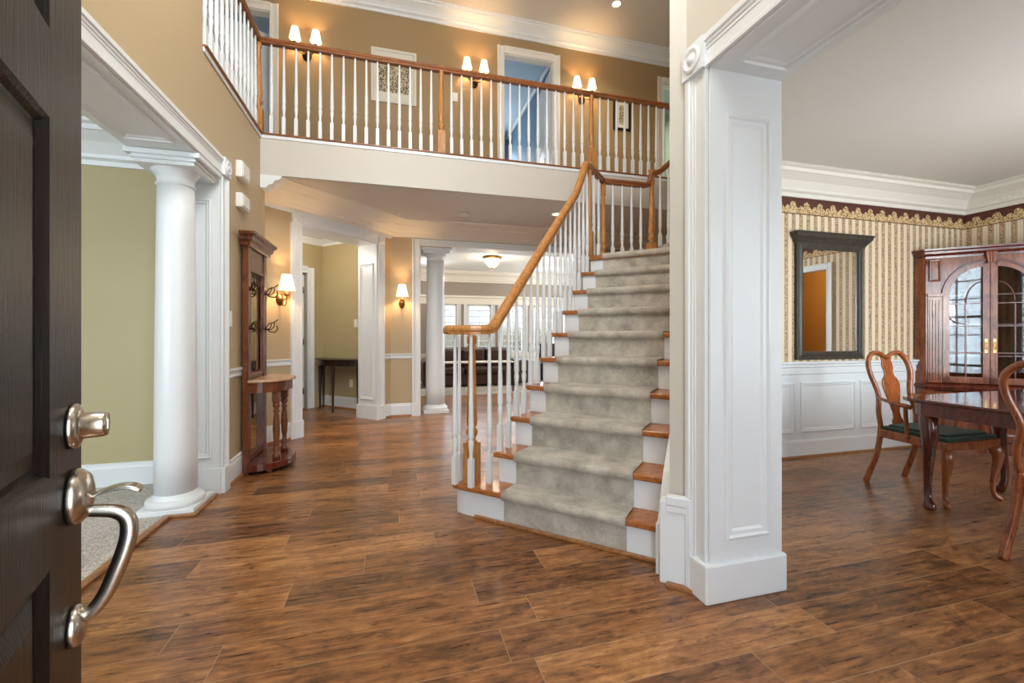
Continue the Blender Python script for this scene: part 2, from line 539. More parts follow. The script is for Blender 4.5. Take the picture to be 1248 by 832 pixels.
# ------------------------------------------------------------------ setting: walls
w = MB()
w.box(XLB, XL, -.3, .72, 0, ZU)
w.box(XLB, XL, .72, 3.445, ZO, ZU)
w.box(XLB, XL, 3.445, YF - .001, ZO, ZB - .05)
w.box(XLB, XL, 3.77, YF - .001, 0, ZO)
w.box(XLB, XL, YF - .001, 4.97, 0, ZH)
struct(w.build('wall_left', M_['tan']))
struct(MB().box(-6.1, XLB, 4.13, 4.25, 0, ZH).build('wall_living_back', M_['olive']))
lw = MB().box(-6.1, XLB, -.45, -.3, 0, .65).box(-6.1, XLB, -.45, -.3, 2.4, ZH).box(-6.1, -5.1, -.45, -.3, .65, 2.4).box(-2.3, XLB, -.45, -.3, .65, 2.4)
lw.box(-6.2, -6.05, -.45, 4.2, 0, ZH)
struct(lw.build('wall_living_front', M_['olive']))
# fascia below the balcony
struct(MB().box(XL, 5.6, YF - .012, YF + .01, ZH, ZB - .045).build('wall_balcony_face', M_['cream']))
# entry wall with door opening and window above
fw = MB().box(XL, -.34, -.25, -.05, 0, ZU).box(.72, XD0, -.25, -.05, 0, ZU).box(-.34, .72, -.25, -.05, 2.2, 3.0).box(-.34, .72, -.25, -.05, 5.4, ZU)
struct(fw.build('wall_entry', M_['tan']))
# wedge wall between stairs and dining room + header over the dining opening
wedge = MB()
wedge.prism([(XD0, YD), (XD1, YD), (XD1, 2.0), (3.15, 3.38), (3.15, 3.5), (2.963, 3.5), (1.324, 1.861), (XD0, 1.80)], 0, ZU)
wedge.box(XD0, XD1, -.3, YD, ZO - .015, ZU)
wedge.box(2.9, 7, 3.5, 3.56, 0, ZU)
struct(wedge.build('wall_right', M_['beige']))
struct(MB().box(3.1, 6.4, 3.38, 3.5, 0, ZH).build('wall_dining_back', M_['paper']))
rw = MB().box(6.25, 6.4, -.6, .85, 0, ZH).box(6.25, 6.4, 1.75, 3.4, 0, ZH).box(6.25, 6.4, .85, 1.75, 2.18, ZH)
struct(rw.build('wall_dining_right', M_['paper']))
dw = MB().box(XD1, 2.9, -.6, -.45, 0, ZH).box(5.5, 6.4, -.6, -.45, 0, ZH).box(2.9, 5.5, -.6, -.45, 0, .6).box(2.9, 5.5, -.6, -.45, 2.4, ZH).box(4.0, 4.4, -.6, -.45, .6, 2.4)
struct(dw.build('wall_dining_front', M_['paper']))
# upper hall
DUX0, DUX1 = 1.62, 2.41
ub = MB().box(-3.2, -2.3, YU, YU + .12, ZB - .1, ZU).box(-2.3, -1.52, YU, YU + .12, 5.41, ZU).box(-1.52, DUX0, YU, YU + .12, ZB - .1, ZU)
ub.box(DUX0, DUX1, YU, YU + .12, 5.41, ZU).box(DUX1, 4.35, YU, YU + .12, ZB - .1, ZU).box(4.35, 5.1, YU, YU + .12, 5.37, ZU).box(5.1, 7, YU, YU + .12, ZB - .1, ZU)
struct(ub.build('wall_upper_back', M_['tandim']))
struct(MB().box(-3.2, -3.05, 2.9, YU, ZB - .1, ZU).box(-3.2, XLB, 2.8, 2.9, ZB - .1, ZU).build('wall_upper_left', M_['tandim']))
struct(MB().box(6.9, 7.0, 3.5, YU, 0, ZU).build('wall_stair_end', M_['tandim']))
# angled hall wall (45 degrees) with its deep cased opening: local x = distance from its inner corner, y = towards the foyer
FD = frame((-.01, YH), (-q, -q))     # left normal of (-q,-q) is (q,-q)
dg = MB(FD)
dg.box(-.12, .255, -.38, 0, 0, ZH).box(1.43, 2.3, -.38, 0, 0, ZH).box(.255, 1.43, -.38, 0, 2.50, ZH)
struct(dg.build('wall_angled', M_['tan']))
hb = MB().box(-.012, .41, YH, YH + .14, 0, ZH).box(.41, 2.95, YH, YH + .14, 2.545, ZH).box(2.95, 7, YH, YH + .14, 0, ZH)
struct(hb.build('wall_hall_back', M_['tan']))
# little side hall behind the angled opening
FR = frame((-1.12, 7.94), (q, -q))     # right-hand wall, x from the corner, normal (q, q) is away
rl = MB(FR).box(-.1, 1.3, 0, .1, 0, ZH)
struct(rl.build('wall_side_hall_right', M_['olive']))
FL = frame((-1.12, 7.94), (-q, -q))    # far wall, y+ towards the opening
fl = MB(FL).box(-.1, .29, -.1, 0, 0, ZH).box(.29, 1.1, -.1, 0, 2.21, ZH).box(1.1, 3.6, -.1, 0, 0, ZH)
struct(fl.build('wall_side_hall_far', M_['olive']))
hl = MB().prism([(-1.12, 7.94), (-.2, 7.02), (-.05, 6.6), (-1.9, 4.5), (-4.2, 4.9)], ZH - .01, ZH + .1)
struct(hl.build('ceiling_side_hall', M_['ceil']))
struct(MB(FL).box(.1, 1.5, -1.4, -1.3, 0, ZH).box(1.4, 1.5, -1.4, -.1, 0, ZH).box(.1, .2, -1.4, -.1, 0, ZH).build('wall_closet', M_['olive']))
# family room
fmx = [(.1, .42), (.98, 1.58), (1.86, 2.46), (2.74, 3.34), (3.62, 4.22), (4.5, 5.1)]
WZ0, WZ1 = .75, 1.97
fam = MB()
xs = [-.6] + [v for p in fmx for v in p] + [7.1]
for i in range(0, len(xs), 2): fam.box(xs[i], xs[i + 1], 10.9, 11.02, 0, ZH)
for a, b in fmx: fam.box(a, b, 10.9, 11.02, 0, WZ0).box(a, b, 10.9, 11.02, WZ1, ZH)
struct(fam.build('wall_family_back', M_['taupe']))
struct(MB().box(-.15, -.05, YH + .14, 11, 0, ZH).build('wall_family_left', M_['taupe']))
struct(MB().box(7.05, 7.15, YH, 7.6, 0, ZH).box(7.05, 7.15, 7.6, 10.4, 0, .8).box(7.05, 7.15, 7.6, 10.4, 2.4, ZH).box(7.05, 7.15, 10.4, 11, 0, ZH).build('wall_family_right', M_['taupe']))
# bedroom behind the upper door
bd = MB().box(-.2, -.1, YU + .12, 9.8, ZB - .1, ZU).box(2.62, 2.72, YU + .12, 9.8, ZB - .1, ZU).box(-.2, 1.0, 9.8, 9.9, ZB - .1, ZU).box(2.5, 2.72, 9.8, 9.9, ZB - .1, ZU).box(1.0, 2.5, 9.8, 9.9, ZB - .1, 4.0).box(1.0, 2.5, 9.8, 9.9, 5.4, ZU)
struct(bd.build('wall_bedroom', M_['bluew']))
struct(MB().box(-.2, 2.72, YU + .12, 9.9, 5.82, ZU - .01).build('ceiling_bedroom', M_['blueceil']))
struct(MB().mould([(2.62, 9.8), (2.62, YU + .12)], [(0, 5.48), (.02, 5.48), (.1, 5.6), (.1, 5.62), (0, 5.62)][::1]).build('trim_2', M_['white'])) if False else None
cr = MB().box(2.54, 2.62, YU + .12, 9.8, 5.73, 5.82)
struct(cr.build('trim_2', M_['white'], bev=.03))
# room behind the right-hand upper doorway, and the one behind the left
struct(MB().box(4.2, 6.5, 8.2, 8.3, ZB - .1, ZU).box(5.6, 5.7, YU + .12, 8.2, ZB - .1, ZU).build('wall_upper_right_room', paint('pale_green_wall_paint', (206, 214, 176), .55)))
struct(MB().box(-3.2, -.3, 8.2, 8.3, ZB - .1, ZU).box(-3.2, 5.6, YU + .12, 10, ZB - .12, ZB - .02).box(-3.3, -3.2, YU, 8.3, ZB - .1, ZU).box(-3.2, 7, YU + .1, 10, ZU, ZU + .1).build('wall_upper_left_room', paint('grey_wall_paint', (190, 194, 198), .55)))
area('upper_left_room_light', (-2.0, 7.4, 5.7), (-2.0, 7.4, 3), .5, .5, 10, DAY)  # area light facing down from the ceiling, no fixture modelled
area('upper_right_room_light', (4.9, 7.2, 5.7), (4.9, 7.2, 3), .6, .6, 18, DAY)  # area light facing down from the ceiling, no window in this room
# room behind the dining doorway (seen in the mirror)
struct(MB().box(7.6, 7.7, -.2, 3.4, 0, ZH).box(6.4, 7.7, 2.6, 2.7, 0, ZH).box(6.4, 7.7, -.2, -.1, 0, ZH).box(6.4, 7.7, -.2, 2.7, ZH - .05, ZH).build('wall_kitchen_hall', M_['ochre']))
bulb('kitchen_hall_fill_light', (7.0, 1.4, 2.5), 22, WARM, .1)  # added light for the mirrored room, without a fixture
# ------------------------------------------------------------------ setting: mouldings
def crown_prof(zt, h, p):
    """room-side crown: closed (out, z)"""
    return [(0, zt), (0, zt - h), (.02, zt - h), (.025, zt - h + .035), (.055, zt - h + .05), (.06, zt - h + .075), (p * .45, zt - h * .45), (p * .75, zt - h * .26), (p * .82, zt - h * .24), (p * .84, zt - h * .12), (p, zt - h * .09), (p, zt)]


tn = [2]


def trim(mb, mat='white', bev=0.0):
    tn[0] += 1
    return struct(mb.build('trim_%d' % tn[0], M_[mat], bev=bev))


# upper crown: along back wall (room side is -y: travel +x has left = +y, so travel -x)
trim(MB().mould([(7, YU), (-3.05, YU)], crown_prof(ZU, .19, .19)))
trim(MB().mould([(XL, -.05 + 3.4), (XL, -.05)][::-1][::-1], [(o, z) for o, z in crown_prof(ZU, .19, .19)]))
# wide lower hall crown on angled and back walls
wide = [(0, ZH), (0, 2.64), (.03, 2.64), (.035, 2.66), (.12, 2.668), (.13, 2.684), (.22, 2.70), (.24, 2.712), (.33, 2.73), (.345, 2.748), (.45, 2.765), (.53, 2.772), (.53, ZH)]
a0 = FD @ Vector((2.02, 0, 0))
trim(MB().mould([(7.0, YH), (-.01, YH), (a0.x, a0.y)], wide), 'trimcream')
# end of that crown against the left wall
trim(MB().mould([(XL, YF + .16), (XL, YF - .012)], [(0, ZH + .0), (0, ZH - .13), (.05, ZH - .13), (.07, ZH - .10), (.11, ZH - .085), (.13, ZH - .05), (.17, ZH - .04), (.19, ZH - .012), (.19, ZH)]))
# living-room crown, dining crown, family crown, side hall crown
trim(MB().mould([(XLB, 4.13), (-6.05, 4.13)], crown_prof(ZH, .275, .25)))
dcr = MB().mould([(6.25, -.45), (6.25, 3.38), (3.1, 3.38)], crown_prof(ZH, .24, .22))
for k in range(70):      # dentils on the right-hand run
    y = 3.3 - k * .05
    if y > -.4: dcr.box(6.25 - .075, 6.25 - .05, y, y + .028, ZH - .16, ZH - .128)
# rope bead at the ceiling edge
for k in range(150):
    x = 6.0 - k * .02
    dcr.box(x - .004, x + .004, 3.38 - .226, 3.38 - .216, ZH - .02, ZH)
for k in range(150):
    y = 3.15 - k * .022
    if y > -.4: dcr.box(6.25 - .226, 6.25 - .216, y - .004, y + .004, ZH - .02, ZH)
trim(dcr, 'trimcream')
trim(MB().mould([(7.05, 10.9), (-.05, 10.9)], crown_prof(ZH, .26, .2)), 'trimcream')
p1 = FL @ Vector((3.4, 0, 0)); p2 = FL @ Vector((0, 0, 0)); p3 = FR @ Vector((1.2, 0, 0))
trim(MB().mould([(p3.x, p3.y), (p2.x, p2.y), (p1.x, p1.y)], crown_prof(ZH - .01, .09, .1)))

base_prof = [(0, 0), (.018, 0), (.018, .155), (.012, .17), (.010, .19), (0, .195)]
shoe_prof = [(.018, 0), (.034, 0), (.032, .014), (.02, .026), (.018, .026)]


def baseboard(path, name, shoe=True):
    m = MB().mould(path, base_prof)
    struct(m.build('baseboard_' + name, M_['white']))
    if shoe: trim(MB().mould(path, shoe_prof), 'thresh')


baseboard([(XL, 4.97), (XL, 3.87)], 'left')
baseboard([(XLB, 4.13), (-6.05, 4.13)], 'living', False)
d0 = FD @ Vector((.14, 0, 0)); d1 = FD @ Vector((0, 0, 0)); d2 = FD @ Vector((1.57, 0, 0)); d3 = FD @ Vector((2.1, 0, 0))
baseboard([(.29, YH), (d1.x, d1.y), (d0.x, d0.y)], 'hall')
baseboard([(d2.x, d2.y), (d3.x, d3.y)], 'angled')
baseboard([(p3.x, p3.y), (p2.x, p2.y)], 'side_hall')
baseboard([(7, YH), (2.95, YH)], 'hall_right', False)
baseboard([(6.9, 10.9), (-.04, 10.9)], 'family', False)
rail_prof = [(0, .845), (.012, .85), (.018, .865), (.012, .875), (.012, .895), (.026, .91), (.026, .922), (0, .925)]
for path in ([(XL, 4.97), (XL, 3.86)], [(d2.x, d2.y), (d3.x, d3.y)], [(.29, YH), (d1.x, d1.y), (d0.x, d0.y)]):
    trim(MB().mould(path, rail_prof))


def casing(mb, M, x0, x1, z0, z1, flip=False, hor=False):
    """moulded casing on plane y=0, y+ outwards; one closed profile, outer edge thick"""
    pr = [(0, 0), (0, .030), (.20, .030), (.24, .022), (.33, .022), (.36, .014), (.38, .018), (.46, .018), (.48, .014), (.83, .014), (.86, .019), (1, .019), (1, 0)]
    if hor:
        mb.prism([(b, z1 - a * (z1 - z0)) for a, b in pr], x0, x1, 'x', M)
    else:
        a_, b_ = (x1, x0) if flip else (x0, x1)
        mb.prism([(a_ + a * (b_ - a_), b) for a, b in pr], z0, z1, 'z', M)


def corner_block(mb, M, xc, zc, s_):
    mb.box(xc - s_, xc + s_, 0, .038, zc - s_, zc + s_, M)
    R = M @ T(xc, .038, zc) @ Matrix.Rotation(-PI / 2, 4, 'X')
    mb.lathe([(s_ * .8, 0), (s_ * .8, .006), (s_ * .62, .010), (s_ * .5, .003), (s_ * .34, .003), (s_ * .25, .012), (s_ * .05, .016)], 20, R)


PSTEP = [(0, 0), (.003, .014), (.014, .018), (.020, .008), (.034, .007), (.044, .0)]
# --- living-room opening (left wall)
ML = frame((XL, 3.77), (0, -1))       # local x grows towards the camera, y = +X
m = MB(ML)
casing(m, ML, -.10, 0, .195, ZO)       # outer edge = far side
m.box(-.105, .006, 0, .034, 0, .195)
casing(m, ML, .0, 3.05, ZO, ZO + .125, hor=True)
corner_block(m, ML, -.05, ZO + .062, .068)
trim(m, 'white', .003)
mj = frame((XL, 3.77), (-1, 0))       # jamb: x from the face into the wall, y+ = -Y (towards camera)
m = MB(mj)
m.box(0, .38, 0, .012, 0, ZO); m.box(-.006, .39, 0, .026, 0, .195)
m.ring(.05, .33, .27, 2.22, [(a, b + .012) for a, b in PSTEP])
trim(m, 'white', .002)
# soffit with panel moulding (plane facing down)
ms = Matrix(((-1, 0, 0, XL), (0, 0, 1, .72), (0, -1, 0, ZO), (0, 0, 0, 1)))   # local x -> -X, local z -> +Y, local y -> -Z
m = MB(ms)
m.box(-.0, .38, 0, .012, 0, 3.05)
m.ring(.05, .33, .1, 2.46, [(a, b + .012) for a, b in PSTEP])
trim(m, 'white', .002)
mlb = frame((XLB, .72), (0, 1))
m = MB(mlb); casing(m, mlb, 0, 3.05, ZO, ZO + .1, hor=True); trim(m, 'white')
# --- dining opening
MD = frame((XD0, YD), (0, 1))         # face X=XD0, left normal of +Y is -X; local x grows away from the opening
ZD = ZO - .015
m = MB(MD)
casing(m, MD, 0, .125, .175, ZD, flip=True)
casing(m, MD, -1.75, 0, ZD, ZD + .135, hor=True)
corner_block(m, MD, .066, ZD + .066, .072)
trim(m, 'white', .003)
MJ = frame((XD1, YD), (-1, 0))        # jamb facing -Y, x from dining side to foyer side
m = MB(MJ)
m.box(0, .395, 0, .012, 0, ZD)
m.ring(.07, .325, .27, 2.2, [(a * 1.15, b + .012) for a, b in PSTEP])
trim(m, 'white', .002)
bk = MB()
bk.prism([(XD0 - .036, YD - .03), (XD1 + .02, YD - .03), (XD1 + .02, YD + .16), (XD0 - .036, YD + .16)], 0, .175)
trim(bk, 'white', .008)
ms2 = Matrix(((1, 0, 0, XD0), (0, 0, -1, YD), (0, -1, 0, ZD), (0, 0, 0, 1)))    # x -> +X, z -> -Y, y -> -Z
m = MB(ms2)
m.box(0, .395, 0, .010, 0, 1.7)
m.ring(.07, .345, .09, 1.6, [(a * 1.1, b + .010) for a, b in PSTEP])
trim(m, 'white', .002)
# dining side casing
MDi = frame((XD1, YD), (0, -1)); m = MB(MDi); casing(m, MDi, -.12, 0, .175, ZD + .12); trim(m, 'white')
# --- stair wall end: tall base cap beside the first steps
ME = frame((1.324, 1.861), (.051, -.061))
l_ = math.hypot(.051, .061)
m = MB()
b0 = ME @ Vector((0, 0, 0))
FE = frame((1.262, 1.852), (q, -q))       # foot of the wall end, facing the foyer; left normal (q,q): outward is -y
m = MB(FE)
m.box(0, .148, -.012, .06, 0, .40)
m.box(.118, .148, -.024, .02, 0, .40).box(.13, .148, -.032, .02, 0, .43).box(.03, .148, -.026, .02, .385, .43).box(.03, .148, -.02, .02, .35, .385)
trim(m, 'white', .006)
m = MB(FE); m.box(.035, .16, -.045, -.012, 0, .02); trim(m, 'thresh', .005)
# --- angled opening
m = MB(FD)
casing(m, FD, .14, .255, .195, 2.50, flip=False)
m.box(.128, .262, 0, .034, 0, .195)
casing(m, FD, 1.43, 1.575, .195, 2.50, flip=True)
m.box(1.424, 1.585, 0, .034, 0, .195)
casing(m, FD, .255, 1.43, 2.50, 2.605, hor=True)
corner_block(m, FD, .197, 2.552, .056); corner_block(m, FD, 1.50, 2.552, .06)
m.box(.0, 2.05, 0, .02, 2.608, 2.67)
trim(m, 'white', .003)
FJ = frame(tuple((FD @ Vector((.255, 0, 0)))[:2]), (-q, q))    # right jamb: from face into the wall; left normal = (-q,-q) (into opening)
m = MB(FJ)
m.box(0, .38, 0, .012, 0, 2.50).box(-.02, .40, 0, .03, 0, .195)
m.ring(.06, .33, .27, 2.22, [(a, b + .012) for a, b in PSTEP])
trim(m, 'white', .002)
FJ2 = frame(tuple((FD @ Vector((1.43, -.38, 0)))[:2]), (q, -q))
m = MB(FJ2); m.box(0, .38, 0, .012, 0, 2.50).box(0, .38, 0, .03, 0, .195)
trim(m, 'white')
m = MB(FD); m.box(.255, 1.43, -.38, 0, 2.488, 2.50); trim(m, 'white')
# --- family-room opening
FB = frame((.41, YH), (-1, 0))        # left normal of (-1,0) is (0,-1): towards camera
m = MB(FB)
casing(m, FB, 0, .115, .195, 2.63, flip=True)
m.box(-.004, .122, 0, .034, 0, .195)
m.box(-2.7, .115, 0, .016, 2.545, 2.63)
casing(m, FB, -2.67, -2.54, .195, 2.63)
m.box(-2.68, -2.535, 0, .034, 0, .195)
trim(m, 'white', .003)
m = MB().box(.41, .42, YH, YH + .14, 0, 2.545).box(2.94, 2.95, YH, YH + .14, 0, 2.545).box(.41, 2.95, YH - .02, YH + .36, 2.532, 2.545).box(.41, 2.95, YH + .14, YH + .36, 2.545, ZH)
trim(m, 'trimcream')
# --- side-hall door casing
m = MB(FL)
casing(m, FL, .175, .29, 0, 2.30)
casing(m, FL, .29, 1.2, 2.21, 2.32, hor=True)
casing(m, FL, 1.1, 1.2, 0, 2.21, flip=True)
m.box(.28, .29, -.1, 0, 0, 2.21)
trim(m, 'white', .003)
# --- upper doors' casings (plane y=YU facing -Y)
MU = frame((0, YU), (-1, 0))          # local x = -X
m = MB(MU)
for x0, x1, zt in ((-2.3, -1.52, 5.41), (DUX0, DUX1, 5.41), (4.35, 5.1, 5.37)):
    casing(m, MU, -x0, -x0 + .1, ZB - .03, zt + .105, flip=True)
    casing(m, MU, -x1 - .1, -x1, ZB - .03, zt + .105)
    casing(m, MU, -x1, -x0, zt, zt + .105, hor=True)
    m.box(-x1, -x1 + .012, -.12, 0, ZB - .03, zt); m.box(-x0 - .012, -x0, -.12, 0, ZB - .03, zt); m.box(-x1, -x0, -.12, 0, zt - .012, zt)
trim(m, 'trimcream', .003)
struct(MB().mould([(-1.62 + .0, YU), (-3.05, YU)], [(o, z + ZB - .03) for o, z in base_prof]).mould([(DUX0 - .1, YU), (-1.42, YU)], [(o, z + ZB - .03) for o, z in base_prof]).mould([(4.25, YU), (DUX1 + .1, YU)], [(o, z + ZB - .03) for o, z in base_prof]).build('baseboard_upper', M_['white']))
# --- balcony edge: white band, oak nosing
trim(MB().box(XL - .01, 5.6, YF - .022, YF, ZB - .052, ZB - .016).box(XL, XL + .012, 3.445, YF, ZB - .052, ZB - .016), 'white', .004)
trim(MB().box(XL - .06, 5.6, YF - .035, YF + .06, ZB - .018, ZB).box(XL - .06, XL + .03, 3.445, YF - .035, ZB - .018, ZB), 'oakdark', .006)
# --- dining wainscot
WT = .937
m = MB()
m.box(3.1, 6.25, 3.362, 3.38, 0, WT - .02).box(6.232, 6.25, 1.85, 3.38, 0, WT - .02).box(6.232, 6.25, -.45, .75, 0, WT - .02)
m.mould([(6.25, 1.85), (6.25, 3.38), (3.1, 3.38)], [(.018, WT - .13), (.03, WT - .12), (.03, WT - .06), (.045, WT - .05), (.045, WT - .03), (.06, WT - .018), (.06, WT), (0, WT), (0, WT - .13)])
m.mould([(6.25, 1.85), (6.25, 3.38), (3.1, 3.38)], [(.018, 0), (.034, 0), (.034, .15), (.028, .165), (.018, .17)])
MW = frame((6.25, 3.362), (-1, 0))
px_ = [3.13, 3.785, 3.86, 4.575, 4.66, 5.38]
for a, b in ((3.1, 3.79), (3.87, 4.575), (4.65, 5.36)):
    m.ring(6.25 - b, 6.25 - a, .24, .735, PSTEP, MW)
trim(m, 'white')
trim(MB().mould([(6.25, 1.85), (6.25, 3.38), (3.1, 3.38)], [(.034, 0), (.05, 0), (.048, .014), (.036, .02), (.034, .02)]), 'thresh')
trim(MB().box(3.1, 6.25, 3.376, 3.38, 2.39, 2.56).box(6.246, 6.25, -.45, 3.38, 2.39, 2.56), 'border')
MR_ = frame((6.25, .85), (0, 1))      # left normal -X
m = MB(MR_); casing(m, MR_, -.09, 0, 0, 2.27); casing(m, MR_, .9, .99, 0, 2.27, flip=True); casing(m, MR_, 0, .9, 2.18, 2.27, hor=True); m.box(0, .012, -.15, 0, 0, 2.18).box(.888, .9, -.15, 0, 0, 2.18)
trim(m, 'white', .003)

# ------------------------------------------------------------------ setting: windows
def window(idx, M, w_, h_, cols, rows, double=True, sash=.04):
    """frame with muntins and glass in plane y=0 of M, lower left at origin"""
    f = MB(M)
    f.box(0, sash, -.03, .03, 0, h_).box(w_ - sash, w_, -.03, .03, 0, h_).box(0, w_, -.03, .03, 0, sash).box(0, w_, -.03, .03, h_ - sash, h_)
    if double: f.box(0, w_, -.025, .025, h_ / 2 - .02, h_ / 2 + .02)
    for i in range(1, cols): f.box(w_ * i / cols - .009, w_ * i / cols + .009, -.012, .012, 0, h_)
    for i in range(1, rows): f.box(0, w_, -.012, .012, h_ * i / rows - .009, h_ * i / rows + .009)
    o = struct(f.build('window_%d' % idx, M_['white']))
    g = MB(M).box(sash * .5, w_ - sash * .5, -.003, .003, sash * .5, h_ - sash * .5).build('pane', M_['glass'], o)
    return o


wi = 1
for a, b in fmx:
    window(wi, frame((b, 10.94), (-1, 0), WZ0), b - a, WZ1 - WZ0, 2 if b - a > .5 else 1, 8); wi += 1
    m = MB(frame((b, 10.9), (-1, 0)))
    casing(m, frame((b, 10.9), (-1, 0)), -.1, 0, WZ0 - .05, WZ1 + .1); casing(m, frame((b, 10.9), (-1, 0)), b - a, b - a + .1, WZ0 - .05, WZ1 + .1, flip=True)
    trim(m)
trim(MB().box(-.2, 5.4, 10.86, 10.9, WZ1, WZ1 + .1).box(-.2, 5.4, 10.87, 10.9, WZ1 + .1, WZ1 + .17).box(-.2, 5.4, 10.82, 10.9, WZ1 + .17, WZ1 + .22).box(-.2, 5.4, 10.86, 10.9, WZ0 - .12, WZ0).box(-.2, 5.4, 10.885, 10.9, .2, WZ0 - .12), 'trimcream')
window(wi, frame((4.0, -.52), (-1, 0), .6), 1.1, 1.8, 3, 6); wi += 1
window(wi, frame((5.5, -.52), (-1, 0), .6), 1.1, 1.8, 3, 6); wi += 1
window(wi, frame((-2.3, -.38), (-1, 0), .65), 2.8, 1.75, 6, 6); wi += 1
window(wi, frame((.72, -.15), (-1, 0), 3.0), 1.06, 2.4, 3, 6, False); wi += 1
window(wi, frame((2.5, 9.85), (-1, 0), 4.0), 1.5, 1.4, 4, 4); wi += 1
window(wi, Matrix(frame((7.1, 7.6), (0, 1), .8)), 2.8, 1.6, 6, 4); wi += 1

def spline(pts, n=8):
    """Catmull-Rom through the points"""
    P = [Vector(p) for p in pts]; P = [P[0] * 2 - P[1]] + P + [P[-1] * 2 - P[-2]]; out = []
    for i in range(1, len(P) - 2):
        for k in range(n):
            t_ = k / n
            a, b, c_, d = P[i - 1], P[i], P[i + 1], P[i + 2]
            out.append(.5 * ((2 * b) + (-a + c_) * t_ + (2 * a - 5 * b + 4 * c_ - d) * t_ ** 2 + (-a + 3 * b - 3 * c_ + d) * t_ ** 3))
    out.append(P[-2]); return out


# ------------------------------------------------------------------ doors of the setting
# entry door, standing open at the left: x from hinge to free edge, y- is the outside face the camera sees
MDOOR = frame((-.245, .06), (-.3, .954))
DW = .905
TH = .046


def door_leaf(mb, w_, h_, th, cols, rows, stile, dep=.012):
    """stiles and rails with raised fields; rows = [(z0, z1)...], cols = [(x0, x1)...]"""
    zz = [0] + [v for r in rows for v in r] + [h_]
    for i in range(0, len(zz), 2): mb.box(0, w_, 0, th, zz[i], zz[i + 1])
    xx = [0] + [v for c in cols for v in c] + [w_]
    for z0, z1 in rows:
        for i in range(0, len(xx), 2): mb.box(xx[i], xx[i + 1], 0, th, z0, z1)
        for x0, x1 in cols:
            mb.box(x0, x1, dep, th - dep, z0, z1)
            for side in (0, 1):
                S = T(0, 0, 0) if side == 0 else Matrix(((1, 0, 0, 0), (0, -1, 0, th), (0, 0, 1, 0), (0, 0, 0, 1)))
                St = (mb.M or Matrix.Identity(4)) @ S
                fl_ = [(0, 0), (.006, .005), (.012, dep), (.022, dep), (.05, .004)]
                # ring works with height along +y
                mb.ring(x0, x1, z0, z1, fl_, St)
                i_ = .05
                mb.box(x0 + i_, x1 - i_, .004, .012, z0 + i_, z1 - i_, St)


dm = MB()
door_leaf(dm, DW, 2.13, TH, [(.16, .395), (.51, DW - .157)], [(.25, .864), (.995, 1.51), (1.636, 2.0)], .157)
door1 = dm.build('door_1', M_['blkdoor'])
door1.matrix_world = MDOOR
struct(door1)
tag(door1, 'black panelled wooden entry door standing open at the left edge of the photo', 'door')
RX = Matrix.Rotation(PI / 2, 4, 'X')         # lathe axis z -> -y (outside)


def part(mb, name, mat, parent, bev=0.0): return mb.build(name, M_[mat], parent, bev)


ex = DW - .058
dbm = MB().lathe([(.001, .0), (.036, .0), (.037, .004), (.034, .010), (.027, .013), (.0215, .015), (.0205, .040), (.019, .044), (.001, .044)], 32, T(ex, 0, 1.052) @ RX)
dbm.box(ex - .0025, ex + .0025, -.0455, -.043, 1.044, 1.060)
dbp = part(dbm, 'deadbolt', 'nickel', door1)
lev = MB().lathe([(.001, 0), (.041, 0), (.043, .004), (.041, .012), (.032, .022), (.018, .026), (.001, .027)], 32, T(ex, 0, .938) @ RX, sy=1.06)
# grip: from rose out and down to foot
gp = spline([(ex, -.018, .912), (ex, -.034, .909), (ex, -.055, .903), (ex, -.069, .888), (ex, -.071, .862), (ex, -.064, .83), (ex, -.054, .80), (ex, -.042, .77), (ex, -.027, .748), (ex, -.010, .738)], 4)
hnd = MB().tube(gp, [.0072 + .0022 * math.sin(PI * k / (len(gp) - 1)) for k in range(len(gp))], 14, ry=1.35)
ftm = MB().lathe([(.001, 0), (.031, 0), (.032, .004), (.030, .012), (.022, .016), (.001, .017)], 32, T(ex, 0, .728) @ RX)
rose = part(lev, 'handle_rose', 'nickel', door1)
part(hnd, 'grip_handle', 'nickel', rose)
part(ftm, 'handle_foot', 'nickel', rose)
thumb = MB()
tp = spline([(ex, -.022, .934), (ex, -.045, .942), (ex, -.066, .944), (ex, -.080, .940), (ex, -.088, .933)], 4)
nt = len(tp) - 1
thumb.sweep(tp, [(-.011, -.0025), (.011, -.0025), (.011, .0025), (-.011, .0025)], up=(0, 0, 1), scales=[.7 + .55 * math.sin(PI * min(1, k / nt * .75)) if k < nt else .5 for k in range(nt + 1)])
part(thumb, 'thumb_latch', 'nickel', rose, .001)
RXi = Matrix.Rotation(-PI / 2, 4, 'X')
inr = MB().lathe([(.001, 0), (.033, 0), (.03, .010), (.012, .014), (.011, .03), (.026, .038), (.03, .052), (.02, .064), (.001, .066)], 24, T(ex, TH, .935) @ RXi)
part(inr, 'inner_knob', 'nickel', door1)

# side-hall door, ajar into the closet
FDo = FL @ T(.30, -.055, .01) @ Matrix.Rotation(math.radians(-62), 4, 'Z')
dm = MB(); door_leaf(dm, .78, 2.17, .036, [(.12, .33), (.45, .66)], [(.22, .85), (1.0, 1.95)], .12)
d2o = dm.build('door_2', M_['white']); d2o.matrix_world = FDo; struct(d2o)
for z in (.28, 1.08, 1.92):
    part(MB().box(-.012, .02, .034, .046, z - .045, z + .045).lathe([(.007, z - .05), (.007, z + .05)], 8, T(-.006, .044, 0)), 'hinge', 'nickel', d2o)
